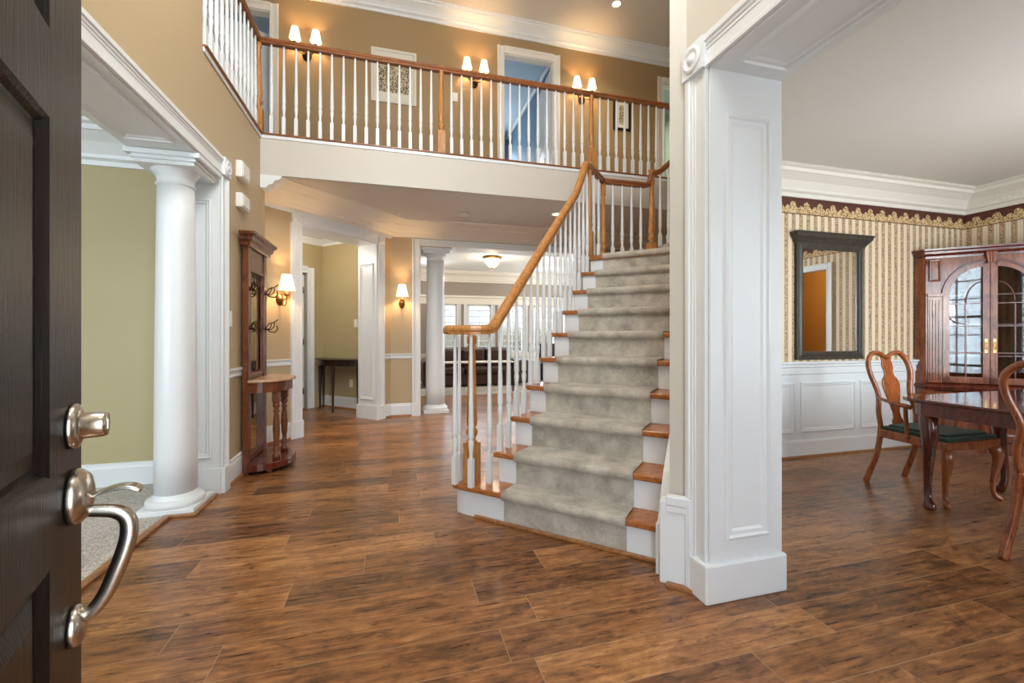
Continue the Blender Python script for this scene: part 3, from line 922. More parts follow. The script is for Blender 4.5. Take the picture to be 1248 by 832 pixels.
# bedroom door, open inwards along the right wall
dm = MB(); door_leaf(dm, .76, 2.14, .036, [(.11, .33), (.43, .65)], [(.22, .9), (1.02, 1.98)], .11)
d3o = dm.build('door_3', M_['white']); d3o.matrix_world = frame((DUX1 + .02, YU + .14), (.10, 1), ZB); struct(d3o)
part(MB().lathe([(.01, 0), (.01, .03), (.026, .04), (.03, .055), (.022, .07), (.001, .072)], 16, T(.70, .036, .95) @ RXi), 'door_knob', 'nickel', d3o)
# upper left door, closed but for a gap
dm = MB(); door_leaf(dm, .755, 2.2, .036, [(.11, .33), (.43, .645)], [(.22, .9), (1.02, 2.05)], .11)
d4o = dm.build('door_4', M_['white']); d4o.matrix_world = frame((-2.29, YU + .11), (math.cos(.5), math.sin(.5)), ZB - .01); struct(d4o)

# ------------------------------------------------------------------ columns
def column(name, label, x, y, z0, z1, r0, r1, ab=.17, group=None):
    rt = thing(name, label, 'column', (x, y, z0), group=group)
    H = z1 - z0
    b = MB().box(-ab, ab, -ab, ab, 0, .045)
    b.lathe([(ab * .97, .045), (ab * 1.0, .055), (ab * 1.0, .075), (ab * .95, .088), (r0 * 1.10, .09), (r0 * 1.06, .105), (r0, .125)], 40)
    part(b, 'base', 'white', rt, .004)
    pr = [(r0, .11)]
    for k in range(1, 9):
        u = k / 8; pr.append((r0 + (r1 - r0) * (u ** 1.6), .11 + (H - .30) * u))
    s = MB().lathe(pr, 40)
    part(s, 'shaft', 'white', rt)
    zc = H - .19
    c = MB().lathe([(r1, zc), (r1 * 1.08, zc + .004), (r1 * 1.1, zc + .012), (r1 * 1.02, zc + .018), (r1 * 1.0, zc + .022), (r1, zc + .055), (r1 * 1.06, zc + .06), (r1 * 1.08, zc + .07), (r1 * 1.16, zc + .085), (r1 * 1.34, zc + .105)], 40)
    c.box(-ab * 1.02, ab * 1.02, -ab * 1.02, ab * 1.02, zc + .105, zc + .13)
    c.box(-ab * 1.1, ab * 1.1, -ab * 1.1, ab * 1.1, zc + .13, zc + .145)
    c.box(-ab * 1.25, ab * 1.25, -ab * 1.18, ab * 1.18, zc + .155, H - .002)
    c.box(-ab * 1.05, ab * 1.05, -ab * 1.05, ab * 1.05, zc + .14, zc + .16)
    part(c, 'capital', 'white', rt, .004)
    return rt


XC, YC = XL - .19, 3.53
column('round_column', 'large white round column beside the carpeted room, nearest the black door', XC, YC, .0, ZO - .012, .122, .106)
column('round_column', 'slender white round column standing between the foyer hall and the far family room', (.665), 6.9, .0, 2.532, .15, .133, .19)
# oak shoe around the near plinth
trim(MB().prism([(XC + .172, YC - .172), (XC + .195, YC - .195), (XC + .195, YC + .19), (XC + .172, YC + .19)], 0, .02).prism([(XC - .0, YC - .172), (XC, YC - .195), (XC + .195, YC - .195), (XC + .172, YC - .172)], 0, .02), 'thresh', .004)

# ------------------------------------------------------------------ staircase
# local stair frame: x = along the climb (s), y = to the left going up (-t), z up
SF = frame((0, 0), (q, q))
RISE, RUN = .203, .2323


def N(n): return 2.345 if n == 1 else 2.505 + (n - 2) * RUN       # nosing position


def Rr(n): return N(n) + .03
def Zt(n): return n * RISE


LE = 1.567       # left end of treads (y)
RE = .45         # right end
stair = thing('staircase', 'straight flight of oak treads and white risers climbing to a landing', 'staircase', tuple(SF @ Vector((2.4, 1.0, 0))))
SI = stair.matrix_world.inverted() if False else Matrix.Translation(-stair.location)
SM = SI @ SF
tb = None
for n in range(1, 10):
    m = MB(SM)
    if n == 1:
        m.prism([(N(1), RE), (Rr(2) + .01, RE), (Rr(2) + .01, 1.60), (2.60, 1.70), (2.56, 1.80), (2.49, 1.845), (2.42, 1.845), (2.36, 1.80), (N(1), 1.73)], Zt(1) - .036, Zt(1))
    else:
        m.box(N(n), Rr(n + 1) + .01, RE, LE, Zt(n) - .036, Zt(n))
    part(m, 'tread', 'tread', stair, .010)
for n in range(1, 11):
    m = MB(SM)
    if n == 1: m.prism([(Rr(1), RE), (Rr(1) + .02, RE), (2.53, 1.60), (2.54, 1.72), (2.48, 1.805), (2.43, 1.81), (2.385, 1.775), (Rr(1), 1.715)], 0, Zt(1) - .036)
    else: m.box(Rr(n), Rr(n) + .018, RE, LE - .03, Zt(n - 1), Zt(n) - .03)
    part(m, 'riser', 'white', stair, .003)
m = MB(SM)
for n in range(2, 10): m.box(Rr(n) + .018, Rr(n + 1) + .018, LE - .06, LE - .04, 0.0, Zt(n) - .036)
part(m, 'stringer', 'white', stair)
# skirt along the right-hand wall
sk = [(2.255, 0), (2.275, 0)]
m = MB(SM)
m.prism([(2.262, 0), (4.42, 0), (4.42, 2.16), (2.46, .46), (2.31, .25), (2.262, .25)], RE - .045, RE - .002, 'y')
part(m, 'skirt_board', 'white', stair)
trim(MB(SF).box(Rr(1) - .022, Rr(1), RE, 1.62, 0, .022), 'thresh', .006)
# landing: polygon in world coordinates
LA = SF @ Vector((N(10), LE, 0)); LB_ = SF @ Vector((4.90, LE, 0))
YL = LB_.y
lc = SF @ Vector((N(10), RE, 0))
lm = MB(SI)
XF2 = 3.05                 # foot of the second flight
lm.prism([(lc.x, lc.y), (3.05, 3.57), (XF2, YL), (LB_.x, YL), (LA.x, LA.y)], Zt(10) - .05, Zt(10))
lo = part(lm, 'landing', 'tread', stair, .008)
lm = MB(SI)
e2 = .03
lm.prism([(lc.x + .04, lc.y + .04), (3.03, 3.57), (XF2, YL - .02), (LB_.x + .02, YL - .02), (LA.x + .045, LA.y + .0)], 0, Zt(10) - .05)
part(lm, 'landing_wall', 'white', stair)
# second flight, climbing to the right along +X up to the upper floor
R2 = (ZB - Zt(10)) / 6
for k in range(1, 6):
    x = XF2 + (k - 1) * RUN
    part(MB(SI).box(x - .03, x + RUN + .02, 3.57, YL, Zt(10) + k * R2 - .036, Zt(10) + k * R2), 'tread', 'tread', stair, .008)
for k in range(1, 7):
    x = XF2 + (k - 1) * RUN
    part(MB(SI).box(x, x + .018, 3.57, YL - .03, Zt(10) + (k - 1) * R2 + (0 if k > 1 else 0), Zt(10) + k * R2 - .036), 'riser', 'white', stair)
part(MB(SI).box(XF2 + 5 * RUN, 5.55, 3.57, YF - .04, ZB - .22, ZB), 'upper_landing', 'tread', stair)

# runner carpet: continuous strip over the steps
prof = []
for n in range(1, 11):
    r, nz, zb, zt = Rr(n), N(n), Zt(n - 1), Zt(n)
    prof += [(r - .004, zb + (.012 if n > 1 else 0.002)), (r - .004, zt - .052), (nz + .002, zt - .046), (nz - .010, zt - .032), (nz - .013, zt - .014), (nz - .006, zt + .006), (nz + .010, zt + .013)]
prof.append((N(10) + .12, Zt(10) + .013))
m = MB(SF); v = []; f = []
cols = [(.624 + (1.40 - .624) * k / 10) for k in range(11)]
for yv in cols:
    for p in prof: v.append((p[0], yv, p[1]))
np_ = len(prof)
for i in range(len(cols) - 1):
    for k in range(np_ - 1): f.append((i * np_ + k, i * np_ + k + 1, (i + 1) * np_ + k + 1, (i + 1) * np_ + k))
m.add(v, f, None, False)
for i_, f_ in enumerate(m.f): m.sm[i_] = (i_ % (np_ - 1)) % 7 in (2, 3, 4, 5)
run = m.build('stair_runner', M_['runner'])
sol = run.modifiers.new('thickness', 'SOLIDIFY'); sol.thickness = .009; sol.offset = -1
tag(run, 'grey beige carpet runner laid down the oak and white steps', 'carpet')
s0 = N(10) + .125
w2d = lambda a, b: tuple((SF @ Vector((a, b, 0)))[:2])
lm = MB().prism([w2d(s0, .50), (3.02, 3.62), (XF2 - .03, 3.62), (XF2 - .03, YL - .09), (LB_.x + .16, YL - .09), w2d(s0 + .22, 1.45), w2d(s0, 1.45)], Zt(10) + .002, Zt(10) + .016)
tag(lm.build('landing_carpet', M_['runner']), 'grey beige carpet covering the landing at the head of the steps', 'carpet')
lm = MB()
for k in range(1, 6):
    x = XF2 + (k - 1) * RUN
    lm.box(x - .042, x + RUN, 3.6, YL - .13, Zt(10) + k * R2, Zt(10) + k * R2 + .012).box(x - .042, x - .03, 3.6, YL - .13, Zt(10) + (k - 1) * R2 + .012, Zt(10) + k * R2)
lm.box(XF2 - .012, XF2 - .001, 3.6, YL - .13, Zt(10) + .016, Zt(10) + R2)
tag(lm.build('stair_runner', M_['runner']), 'grey carpet on the short upper steps, half hidden behind the beige wall', 'carpet')

# ------------------------------------------------------------------ railings
RAILP = [(-.026, -.030), (.026, -.030), (.026, -.012), (.034, -.002), (.034, .012), (.024, .026), (.0, .032), (-.024, .026), (-.034, .012), (-.034, -.002), (-.026, -.012)]
_bal = {}


def baluster(L):
    key = round(L, 3)
    if key in _bal: return _bal[key]
    hb = .185
    m = MB().box(-.0165, .0165, -.0165, .0165, 0, hb)
    z = hb
    m.lathe([(.0165, z), (.013, z + .008), (.0105, z + .02), (.013, z + .045), (.0165, z + .075), (.0185, z + .10), (.0165, z + .118), (.0125, z + .128), (.0175, z + .136), (.0185, z + .15), (.0172, z + .22), (.013, z + (L - hb) * .62), (.0095, L - .02), (.009, L)], 12)
    o = m.build('baluster', M_['white']); C.objects.unlink(o)
    _bal[key] = o
    return o


def put_baluster(root, p, L, rz=0.0):
    src = baluster(L)
    o = bpy.data.objects.new('baluster', src.data); C.objects.link(o)
    o.parent = root; o.matrix_parent_inverse = Matrix.Identity(4)
    o.location = Vector(p) - root.location; o.rotation_euler = (0, 0, rz)
    return o


def newel(L, sq=.042, blk=.30, topblk=.10, cap=True):
    m = MB().box(-sq, sq, -sq, sq, 0, blk)
    r = sq * .92
    z = blk
    pr = [(r, z), (r * .8, z + .012), (r * .62, z + .02), (r * .7, z + .035), (r * 1.02, z + .06), (r * 1.02, z + .08), (r * .6, z + .10), (r * .85, z + .115), (r * .92, z + .15), (r * .7, z + (L - blk) * .6), (r * .56, L - topblk - .05), (r * .8, L - topblk - .035), (r * .8, L - topblk - .02), (r * .6, L - topblk - .01), (r * .85, L - topblk)]
    pr += [(r * .85, L - .02), (r * .6, L)] if not cap else [(r * .72, L - topblk + .02), (r * .72, L - .03), (r * .95, L - .02), (r * .95, L - .008), (r * .5, L)]
    m.lathe(pr, 20)
    return m


# balcony railing
bal = thing('balcony_railing', 'long upper railing with oak handrail and white balusters along the balcony edge', 'railing', (XL, YF, ZB))
YR = YF + .01
XRL = XL - .02
o_ = bal.location
ZR = ZB + .925
hr = MB(Matrix.Translation(-o_)).sweep([(XRL, 3.445, ZR), (XRL, YR, ZR), (5.5, YR, ZR)], RAILP)
part(hr, 'handrail', 'oakdark', bal)
for x in (XRL, .53, 2.34, 4.15):
    n_ = newel(ZR - ZB + .035, .040, .24, .07).build('newel_post', M_['oak'], bal); n_.location = Vector((x, YR, ZB)) - o_
BL = ZR - .03 - ZB
for k in range(1, 16):
    for base in (XRL, .53, 2.34):
        x = base + k * 1.8 / 16 + (.003 if base < 0 else 0)
        put_baluster(bal, (x, YR, ZB), BL)
for k in range(1, 6): put_baluster(bal, (4.15 + k * .113, YR, ZB), BL)
for k in range(12):
    y = YR - .11 - k * .108
    if y > 3.47: put_baluster(bal, (XRL, y, ZB), BL)

# stair railing
RT = 1.548       # rail line (y in stair frame)
srl = thing('stair_railing', 'oak handrail and white balusters rising beside the carpeted steps', 'railing', tuple(SF @ Vector((2.4, RT, 0))))
so = srl.location


def nose_z(s): return Zt(2) + (s - N(2)) * RISE / RUN


HR = .868
path = [(2.325, 1.80, 1.232), (2.325, 1.74, 1.232), (2.330, 1.68, 1.232), (2.345, 1.63, 1.232), (2.375, 1.585, 1.232), (2.415, 1.56, 1.234), (2.455, RT, 1.243), (2.49, RT, 1.262), (2.53, RT, nose_z(2.53) + HR)]
path += [(s, RT, nose_z(s) + HR) for s in (2.9, 3.3, 3.7, 3.98)]
path += [(4.06, RT, 2.66), (4.13, RT, 2.745), (4.19, RT, 2.835), (4.235, RT, 2.915), (4.27, RT, 2.955), (4.32, RT, 2.972), (4.40, RT, 2.972)]
rail = MB(Matrix.Translation(-so) @ SF).sweep(path, RAILP)
rail.lathe([(.034, -.026), (.040, -.01), (.040, .014), (.02, .032)], 16, Matrix.Translation(-so) @ SF @ T(2.325, 1.80, 1.232))
part(rail, 'handrail', 'oak', srl)
PA = SF @ Vector((4.395, RT, 0)); PB = SF @ Vector((4.87, RT, 0)); PB.y = YL - .03
PC = Vector((2.985, YL - .03, 0))
ZLR = Zt(10) + .942
mb = MB(Matrix.Translation(-so)).sweep([(PA.x, PA.y, ZLR), (PB.x, PB.y, ZLR), (PC.x - .10, PC.y, ZLR), (PC.x - .05, PC.y, ZLR + .01), (PC.x - .025, PC.y, ZLR + .05), (PC.x - .015, PC.y, ZLR + .10), (PC.x, PC.y, ZLR + .135), (PC.x + .06, PC.y, ZLR + .15)], RAILP)
part(mb, 'landing_handrail', 'oakdark', srl)
x1 = XF2 + 5 * RUN
mb = MB(Matrix.Translation(-so)).sweep([(PC.x + .03, PC.y, ZLR + .15), (PC.x + .12, PC.y, ZLR + .19), (x1, PC.y, ZB + .93), (x1 + .5, PC.y, ZB + .93)], RAILP)
part(mb, 'upper_handrail', 'oakdark', srl)


def put_newel(p, L, **kw):
    n_ = newel(L, **kw).build('newel_post', M_['oak'], srl); n_.location = Vector(p) - so; return n_


nv = SF @ Vector((2.435, 1.69, Zt(1)))
n1 = put_newel(nv, 1.205 - Zt(1), sq=.043, blk=.27, topblk=.06, cap=False); n1.rotation_euler = (0, 0, PI / 4)
n2 = put_newel((PA.x, PA.y, Zt(10)), ZLR - Zt(10) + .05, sq=.036, blk=.26, topblk=.08); n2.rotation_euler = (0, 0, PI / 4)
put_newel((PB.x, PB.y, Zt(10) + .002), ZLR - Zt(10) - .028, sq=.038, blk=.10, topblk=.10, cap=False)
n4 = put_newel((PC.x, PC.y, Zt(10) + .002), ZLR - Zt(10) + .19, sq=.047, blk=.26, topblk=.14)
for s_, y_ in ((2.345, 1.765), (2.42, 1.785), (2.345, 1.635), (2.48, 1.578)):
    p = SF @ Vector((s_, y_, Zt(1))); put_baluster(srl, p, 1.204 - Zt(1), PI / 4)
for n in range(2, 10):
    for dx in (.045, .161):
        s_ = N(n) + dx
        top = nose_z(s_) + HR - .035
        if s_ > 4.02: top = min(2.88, top + .03)
        p = SF @ Vector((s_, RT - .012, Zt(n))); put_baluster(srl, p, top - Zt(n), PI / 4)
for u in (.3, .65):
    p = PA.lerp(PB, u); put_baluster(srl, (p.x, p.y, Zt(10)), ZLR - .03 - Zt(10), PI / 4)
for k in range(1, 5):
    x = PB.x + (PC.x - PB.x) * k / 5.2; put_baluster(srl, (x, PB.y, Zt(10) + .002), ZLR - .03 - Zt(10))
for k in range(1, 6):
    for dx in (.05, .165):
        x = XF2 + (k - 1) * RUN + dx; zt = ZLR + .19 + (x - PC.x - .12) * (ZB + .93 - ZLR - .19) / (x1 - PC.x - .12) - .035
        put_baluster(srl, (x, PC.y, Zt(10) + k * R2), zt - Zt(10) - k * R2)

# ------------------------------------------------------------------ wall lights
def lamp_shade(mb, M, r0, r1, h):
    mb.lathe([(r0, 0), (r1, h)], 24, M, cap=False)
    mb.lathe([(r0 - .002, 0), (r1 - .002, h)], 24, M, cap=False)


def double_sconce(label, x, y, z):
    M = frame((x, y), (-1, 0), z)          # y+ towards the room
    r = thing('wall_sconce', label, 'wall lamp', M=M, group='double wall lights on the upper wall')
    RM = Matrix.Rotation(-PI / 2, 4, 'X')
    part(MB().lathe([(.001, 0), (.058, 0), (.06, .006), (.046, .014), (.034, .02), (.026, .03), (.014, .05), (.001, .056)], 20, T(0, 0, -.02) @ RM, sy=1.5), 'backplate', 'bronze', r)
    for sg in (-1, 1):
        pts = [(0, .03, -.01), (sg * .03, .06, -.045), (sg * .07, .09, -.055), (sg * .11, .11, -.03), (sg * .125, .115, .01), (sg * .125, .115, .05)]
        arm = part(MB().tube(pts, .0065, 8).tube([(sg * .02, .03, .01), (sg * .05, .05, .05), (sg * .08, .05, .045), (sg * .085, .05, .02), (sg * .065, .05, .015)], .0045, 6).lathe([(.008, .03), (.03, .04), (.034, .052), (.012, .056)], 14, T(sg * .125, .115, 0)), 'arm', 'bronze', r)
        part(MB().lathe([(.012, .055), (.012, .13)], 12, T(sg * .125, .115, 0)), 'candle', 'candle', arm)
        sh = MB(); lamp_shade(sh, T(sg * .125, .115, .10), .070, .042, .145)
        part(sh, 'lamp_shade', 'shade', r)
        p = M @ Vector((sg * .125, .115, .19)); bulb('sconce_bulb', p, 6.0, (1, .62, .28), .02)
    return r


double_sconce('two-shade wall light on the upper wall next to the upper left door', -1.08, YU, 4.94)
double_sconce('two-shade wall light on the upper wall just left of the bedroom doorway', 1.17, YU, 4.925)
double_sconce('two-shade wall light on the upper wall right of the bedroom doorway', 2.88, YU, 4.925)


def single_sconce(label, M):
    r = thing('wall_sconce', label, 'wall lamp', M=M, group='single wall lights in the lower hall')
    RM = Matrix.Rotation(-PI / 2, 4, 'X')
    part(MB().lathe([(.001, 0), (.045, 0), (.047, .006), (.036, .012), (.03, .02), (.014, .034), (.001, .038)], 20, RM, sy=1.5), 'backplate', 'brass', r)
    a = part(MB().tube([(0, .03, 0), (0, .07, -.005), (0, .11, -.002), (0, .14, .004)], .006, 8).tube([(0, .03, -.02), (0, .05, -.065), (0, .09, -.075), (0, .12, -.05), (0, .13, 0), (0, .13, .05)], .0065, 8).lathe([(.008, .03), (.028, .04), (.032, .052), (.012, .056)], 14, T(0, .13, 0)), 'arm', 'brass', r)
    part(MB().lathe([(.013, .055), (.013, .13)], 12, T(0, .13, 0)), 'candle', 'candle', a)
    sh = MB(); lamp_shade(sh, T(0, .13, .10), .085, .05, .17)
    part(sh, 'lamp_shade', 'shade', r)
    p = M @ Vector((0, .13, .19)); bulb('sconce_bulb', p, 10.0, (1, .64, .32), .02)


ps = FD @ Vector((1.70, 0, 0))
single_sconce('brass single-shade wall light beside the tall hall stand', frame((ps.x, ps.y), (-q, -q), 1.60))
single_sconce('brass single-shade wall light between the angled opening and the family room', frame((.15, YH), (-1, 0), 1.66))

# ------------------------------------------------------------------ upper wall pictures, switches, small fittings
MUW = frame((0, YU), (-1, 0))
pf = thing('picture_frame', 'white-framed picture with a dark damask print on the upper wall', 'picture', (0.035, YU, 4.43))
Mp = Matrix.Translation((-.035, -YU, -4.43)) @ MUW
w2 = MB(); w2.ring(-.34, .27, 4.43, 5.17, [(0, 0), (0, .022), (.03, .026), (.042, .012)], Mp)
part(w2, 'frame', 'mat', pf)
part(MB(Mp).box(-.30, .23, .004, .010, 4.47, 5.13), 'mat_board', 'mat', pf)
part(MB(Mp).box(-.245, .175, .010, .013, 4.575, 5.03), 'print', 'print', pf)
pf = thing('picture_frame', 'narrow dark-framed picture on the upper wall behind the far balusters', 'picture', (3.58, YU, 4.5))
Mp = Matrix.Translation((-3.58, -YU, -4.5)) @ MUW
w2 = MB(); w2.ring(-3.74, -3.43, 4.5, 5.0, [(0, 0), (0, .02), (.03, .024), (.04, .012)], Mp)
part(w2, 'frame', 'blackp', pf)
part(MB(Mp).box(-3.71, -3.46, .003, .009, 4.53, 4.97), 'mat_board', 'mat', pf)
part(MB(Mp).box(-3.635, -3.535, .009, .012, 4.60, 4.9), 'print', 'print', pf)


def wall_plate(name, label, cat, M, w_=.075, h_=.125, kind='rocker', group=None):
    r = thing(name, label, cat, M=M, group=group)
    part(MB().box(-w_ / 2, w_ / 2, 0, .006, -h_ / 2, h_ / 2), 'cover_plate', 'plastic', r, .003)
    if kind == 'rocker': part(MB().box(-.017, .017, .006, .011, -.033, .033), 'rocker', 'plastic', r, .002)
    else:
        for z in (-.026, .026): part(MB().box(-.016, .016, .006, .009, z - .015, z + .015), 'socket', 'plastic', r, .002)
    return r


wall_plate('light_switch', 'white switch plate on the upper wall left of the bedroom doorway', 'switch', frame((.89, YU), (-1, 0), 4.65))
wall_plate('light_switch', 'white switch plate on the tan wall between the carpeted-room opening and hall stand', 'switch', frame((XL, 3.97), (0, -1), 1.33))
pr_ = FR @ Vector((.81, 0, 0)); MSW = frame((pr_.x, pr_.y), (-q, q), 1.385)
wall_plate('light_switch', 'white switch plate on the olive wall above the dark console table', 'switch', MSW)
pr_ = FR @ Vector((.70, 0, 0)); MSO = frame((pr_.x, pr_.y), (-q, q), .42)
wall_plate('wall_outlet', 'white power outlet low on the olive wall under the console table', 'outlet', MSO, kind='outlet')
for z, h_, lab in ((2.59, .14, 'upper white door-chime box high on the tan wall above the hall stand'), (2.33, .12, 'lower white door-chime box on the tan wall above the hall stand')):
    r = thing('door_chime', lab, 'door chime', M=frame((XL, 4.2), (0, -1), z))
    part(MB().box(-.10, .10, 0, .05, -h_ / 2, h_ / 2), 'cover', 'plastic', r, .006)
    part(MB().box(-.085, .085, .05, .056, -h_ / 2 + .015, h_ / 2 - .015), 'grille', 'plastic', r, .003)
r = thing('smoke_detector', 'small round white smoke detector on the lower hall ceiling', 'smoke detector', (.92, 5.66, ZH))
part(MB().lathe([(.001, 0), (.07, 0), (.07, -.018), (.055, -.032), (.001, -.034)], 24), 'housing', 'plastic', r)
part(MB().lathe([(.001, -.034), (.02, -.034), (.018, -.038), (.001, -.039)], 12), 'test_button', 'plastic', r)


def recessed(label, x, y, z, power, group=None, r_=.075):
    r = thing('recessed_light', label, 'ceiling light', (x, y, z), group=group)
    part(MB().lathe([(r_ * .72, .03), (r_ * .74, -.002), (r_, -.006), (r_ * 1.02, 0), (r_ * 1.0, .002)], 24, cap=False), 'trim_ring', 'plastic', r)
    part(MB().lathe([(.001, .0), (r_ * .72, .0), (r_ * .70, .004), (.001, .004)], 20), 'lamp', 'bulb', r)
    d = bpy.data.lights.new('recessed_spot', 'SPOT'); d.energy = power; d.color = (1, .86, .68); d.spot_size = math.radians(120); d.spot_blend = .8; d.shadow_soft_size = .05
    o = bpy.data.objects.new('recessed_spot', d); C.objects.link(o); o.location = (x, y, z - .02)


recessed('small lit recessed light in the high foyer ceiling', 3.05, 5.5, ZU, 60)
recessed('lit recessed light in the lower hall ceiling behind the handrail', 2.1, 5.37, ZH, 90)

# added fill lights for the foyer and dining room, no chandelier modelled
bulb('foyer_fill_light', (.1, 2.0, 4.4), 85, (1, .93, .85), .35)
bulb('dining_fill_light', (4.4, 1.5, 1.5), 20, (1, .96, .9), .3)
bulb('side_hall_fill_light', (-1.4, 6.6, 2.4), 22, (1, .9, .78), .12)  # added fill for the side hall, no ceiling fixture

# family-room flush light
r = thing('flush_ceiling_light', 'small brass and frosted glass light on the family room ceiling', 'ceiling light', (1.98, 8.65, ZH))
part(MB().lathe([(.001, 0), (.20, 0), (.205, -.015), (.17, -.035), (.12, -.045), (.001, -.046)], 28), 'canopy', 'brass', r)
part(MB().lathe([(.15, -.04), (.155, -.08), (.13, -.14), (.085, -.19), (.03, -.215), (.001, -.218)], 28), 'glass_bowl', 'flush', r)
part(MB().lathe([(.001, -.21), (.02, -.215), (.024, -.23), (.012, -.245), (.016, -.26), (.001, -.275)], 12), 'finial', 'bronze', r)
bulb('flush_lamp', (1.98, 8.65, ZH - .32), 20, WARM, .1)
for x, y in ((.8, 9.6), (3.6, 8.2), (3.6, 9.8)): bulb('family_fill_light', (x, y, ZH - .3), 10, (1, .93, .82), .12)  # added fill lights under the family-room ceiling, no fixtures there

# ------------------------------------------------------------------ hall stand
HS = frame((XL + .022, 4.75), (0, -1))       # x towards camera, y into the room; width .68
r = thing('hall_stand', 'tall dark-wood hall stand with mirror, hooks and half-round shelf', 'hall stand', M=HS)
W_ = .56
fr = MB()
fr.box(0, .075, 0, .05, 0, 1.98).box(W_ - .075, W_, 0, .05, 0, 1.98).box(.075, W_ - .075, 0, .04, 1.78, 1.98).box(.075, W_ - .075, 0, .04, .70, .84).box(.075, W_ - .075, 0, .035, .08, .15)
fr.ring(.075, W_ - .075, .84, 1.78, [(0, .046), (.0, .05), (.02, .04), (.03, .022)])
part(fr, 'frame', 'mahog', r, .004)
co = MB().mould([(-.03, 0), (-.03, .065), (W_ + .03, .065), (W_ + .03, 0)], [(0, 1.96), (.008, 1.965), (.012, 1.99), (.03, 2.01), (.034, 2.035), (.055, 2.055), (.06, 2.075), (0, 2.075)])
co.box(-.028, W_ + .028, .002, .063, 1.962, 2.073)
part(co, 'cornice', 'mahog', r)
part(MB().box(.075, W_ - .075, .008, .014, .84, 1.78), 'mirror', 'mirror', r)
part(MB().box(.075, W_ - .075, .008, .014, .15, .70), 'lower_mirror', 'mirror', r)
# fretwork at the top of the mirror
fw_ = MB()
for k in range(5):
    cx = .115 + k * .082
    fw_.tube([(cx + .04 * math.cos(a), .025, 1.70 + .05 * math.sin(a)) for a in [i * PI / 6 for i in range(12)]], .006, 6, closed=True)
    fw_.tube([(cx, .025, 1.64), (cx + .03, .025, 1.69), (cx, .025, 1.77)], .006, 6)
part(fw_, 'fretwork', 'espresso', r)
for x in (.037, W_ - .037):
    for z in (1.60, 1.26):
        h = MB().lathe([(.001, 0), (.02, 0), (.018, .006), (.001, .010)], 12, T(x, .05, z) @ Matrix.Rotation(-PI / 2, 4, 'X'))
        h.tube([(x, .055, z), (x, .09, z - .03), (x, .13, z - .035), (x, .155, z - .005), (x, .15, z + .03)], .006, 7)
        h.tube([(x, .055, z + .01), (x, .08, z + .05), (x, .12, z + .06), (x, .16, z + .09)], .0055, 7)
        for sg in (-1, 1): h.tube([(x, .058, z), (x + sg * .03, .085, z - .01), (x + sg * .06, .11, z + .02), (x + sg * .055, .115, z + .06)], .005, 6)
        part(h, 'coat_hook', 'bronze', r)


def half_round(rad_x, rad_y, xc, n=20, y0=0.0):
    return [(xc - rad_x, y0)] + [(xc - rad_x * math.cos(PI * k / n), y0 + .03 + rad_y * math.sin(PI * k / n)) for k in range(n + 1)] + [(xc + rad_x, y0)]


XM = W_ / 2
part(MB().prism(half_round(.32, .28, XM, y0=.05), .79, .812), 'shelf_top', 'standtop', r, .006)
part(MB().prism(half_round(.295, .25, XM, y0=.05), .70, .79), 'apron', 'mahog', r)
part(MB().prism(half_round(.32, .28, XM, y0=.05), .03, .09), 'base', 'cherryd', r, .006)
for sg in (-1, 1):
    x, y = XM + sg * .15, .235
    part(MB().box(x - .03, x + .03, y - .03, y + .03, .60, .70).lathe([(.028, .09), (.034, .11), (.034, .13), (.02, .145), (.03, .18), (.02, .21), (.017, .23), (.025, .27), (.03, .36), (.024, .46), (.018, .50), (.028, .52), (.018, .535), (.03, .565), (.03, .58), (.022, .60)], 18, T(x, y, 0)), 'turned_post', 'mahog', r)
for x in (.04, W_ - .04):
    part(MB().lathe([(.02, 0), (.026, .02), (.018, .03)], 12, T(x, .20, 0)), 'foot', 'mahog', r)

# ------------------------------------------------------------------ console table in the side hall
CT = frame(tuple((FR @ Vector((.06, -.02, 0)))[:2]), (q, -q))
CT = CT @ Matrix(((1, 0, 0, 0), (0, -1, 0, 0), (0, 0, 1, 0), (0, 0, 0, 1)))     # y+ out from the wall
r = thing('console_table', 'dark half-round console table against the olive wall of the side hall', 'table', M=frame(tuple((FR @ Vector((.0, 0, 0)))[:2]), (q, -q)))
RI = r.matrix_world.inverted()
Lc = RI @ CT


def bow(w_, d, n=16): return [(0, 0)] + [(w_ / 2 - w_ / 2 * math.cos(PI * k / n), .08 + (d - .08) * math.sin(PI * k / n)) for k in range(n + 1)] + [(w_, 0)]


part(MB(Lc).prism(bow(1.12, .38), .80, .825), 'top', 'espresso', r, .006)
part(MB(Lc).prism([(x * .94 + .04, y * .9) for x, y in bow(1.12, .38)], .72, .80), 'apron', 'espresso', r)
for x, y in ((.07, .06), (.11, .155), (.62, .31), (1.0, .15), (1.05, .06)):
    m = MB(Lc)
    m.lathe([(.012, 0), (.016, .02), (.014, .03), (.026, .66), (.03, .69), (.022, .70), (.03, .715), (.03, .74)], 14, Lc @ T(x, y, 0))
    part(m, 'leg', 'espresso', r)

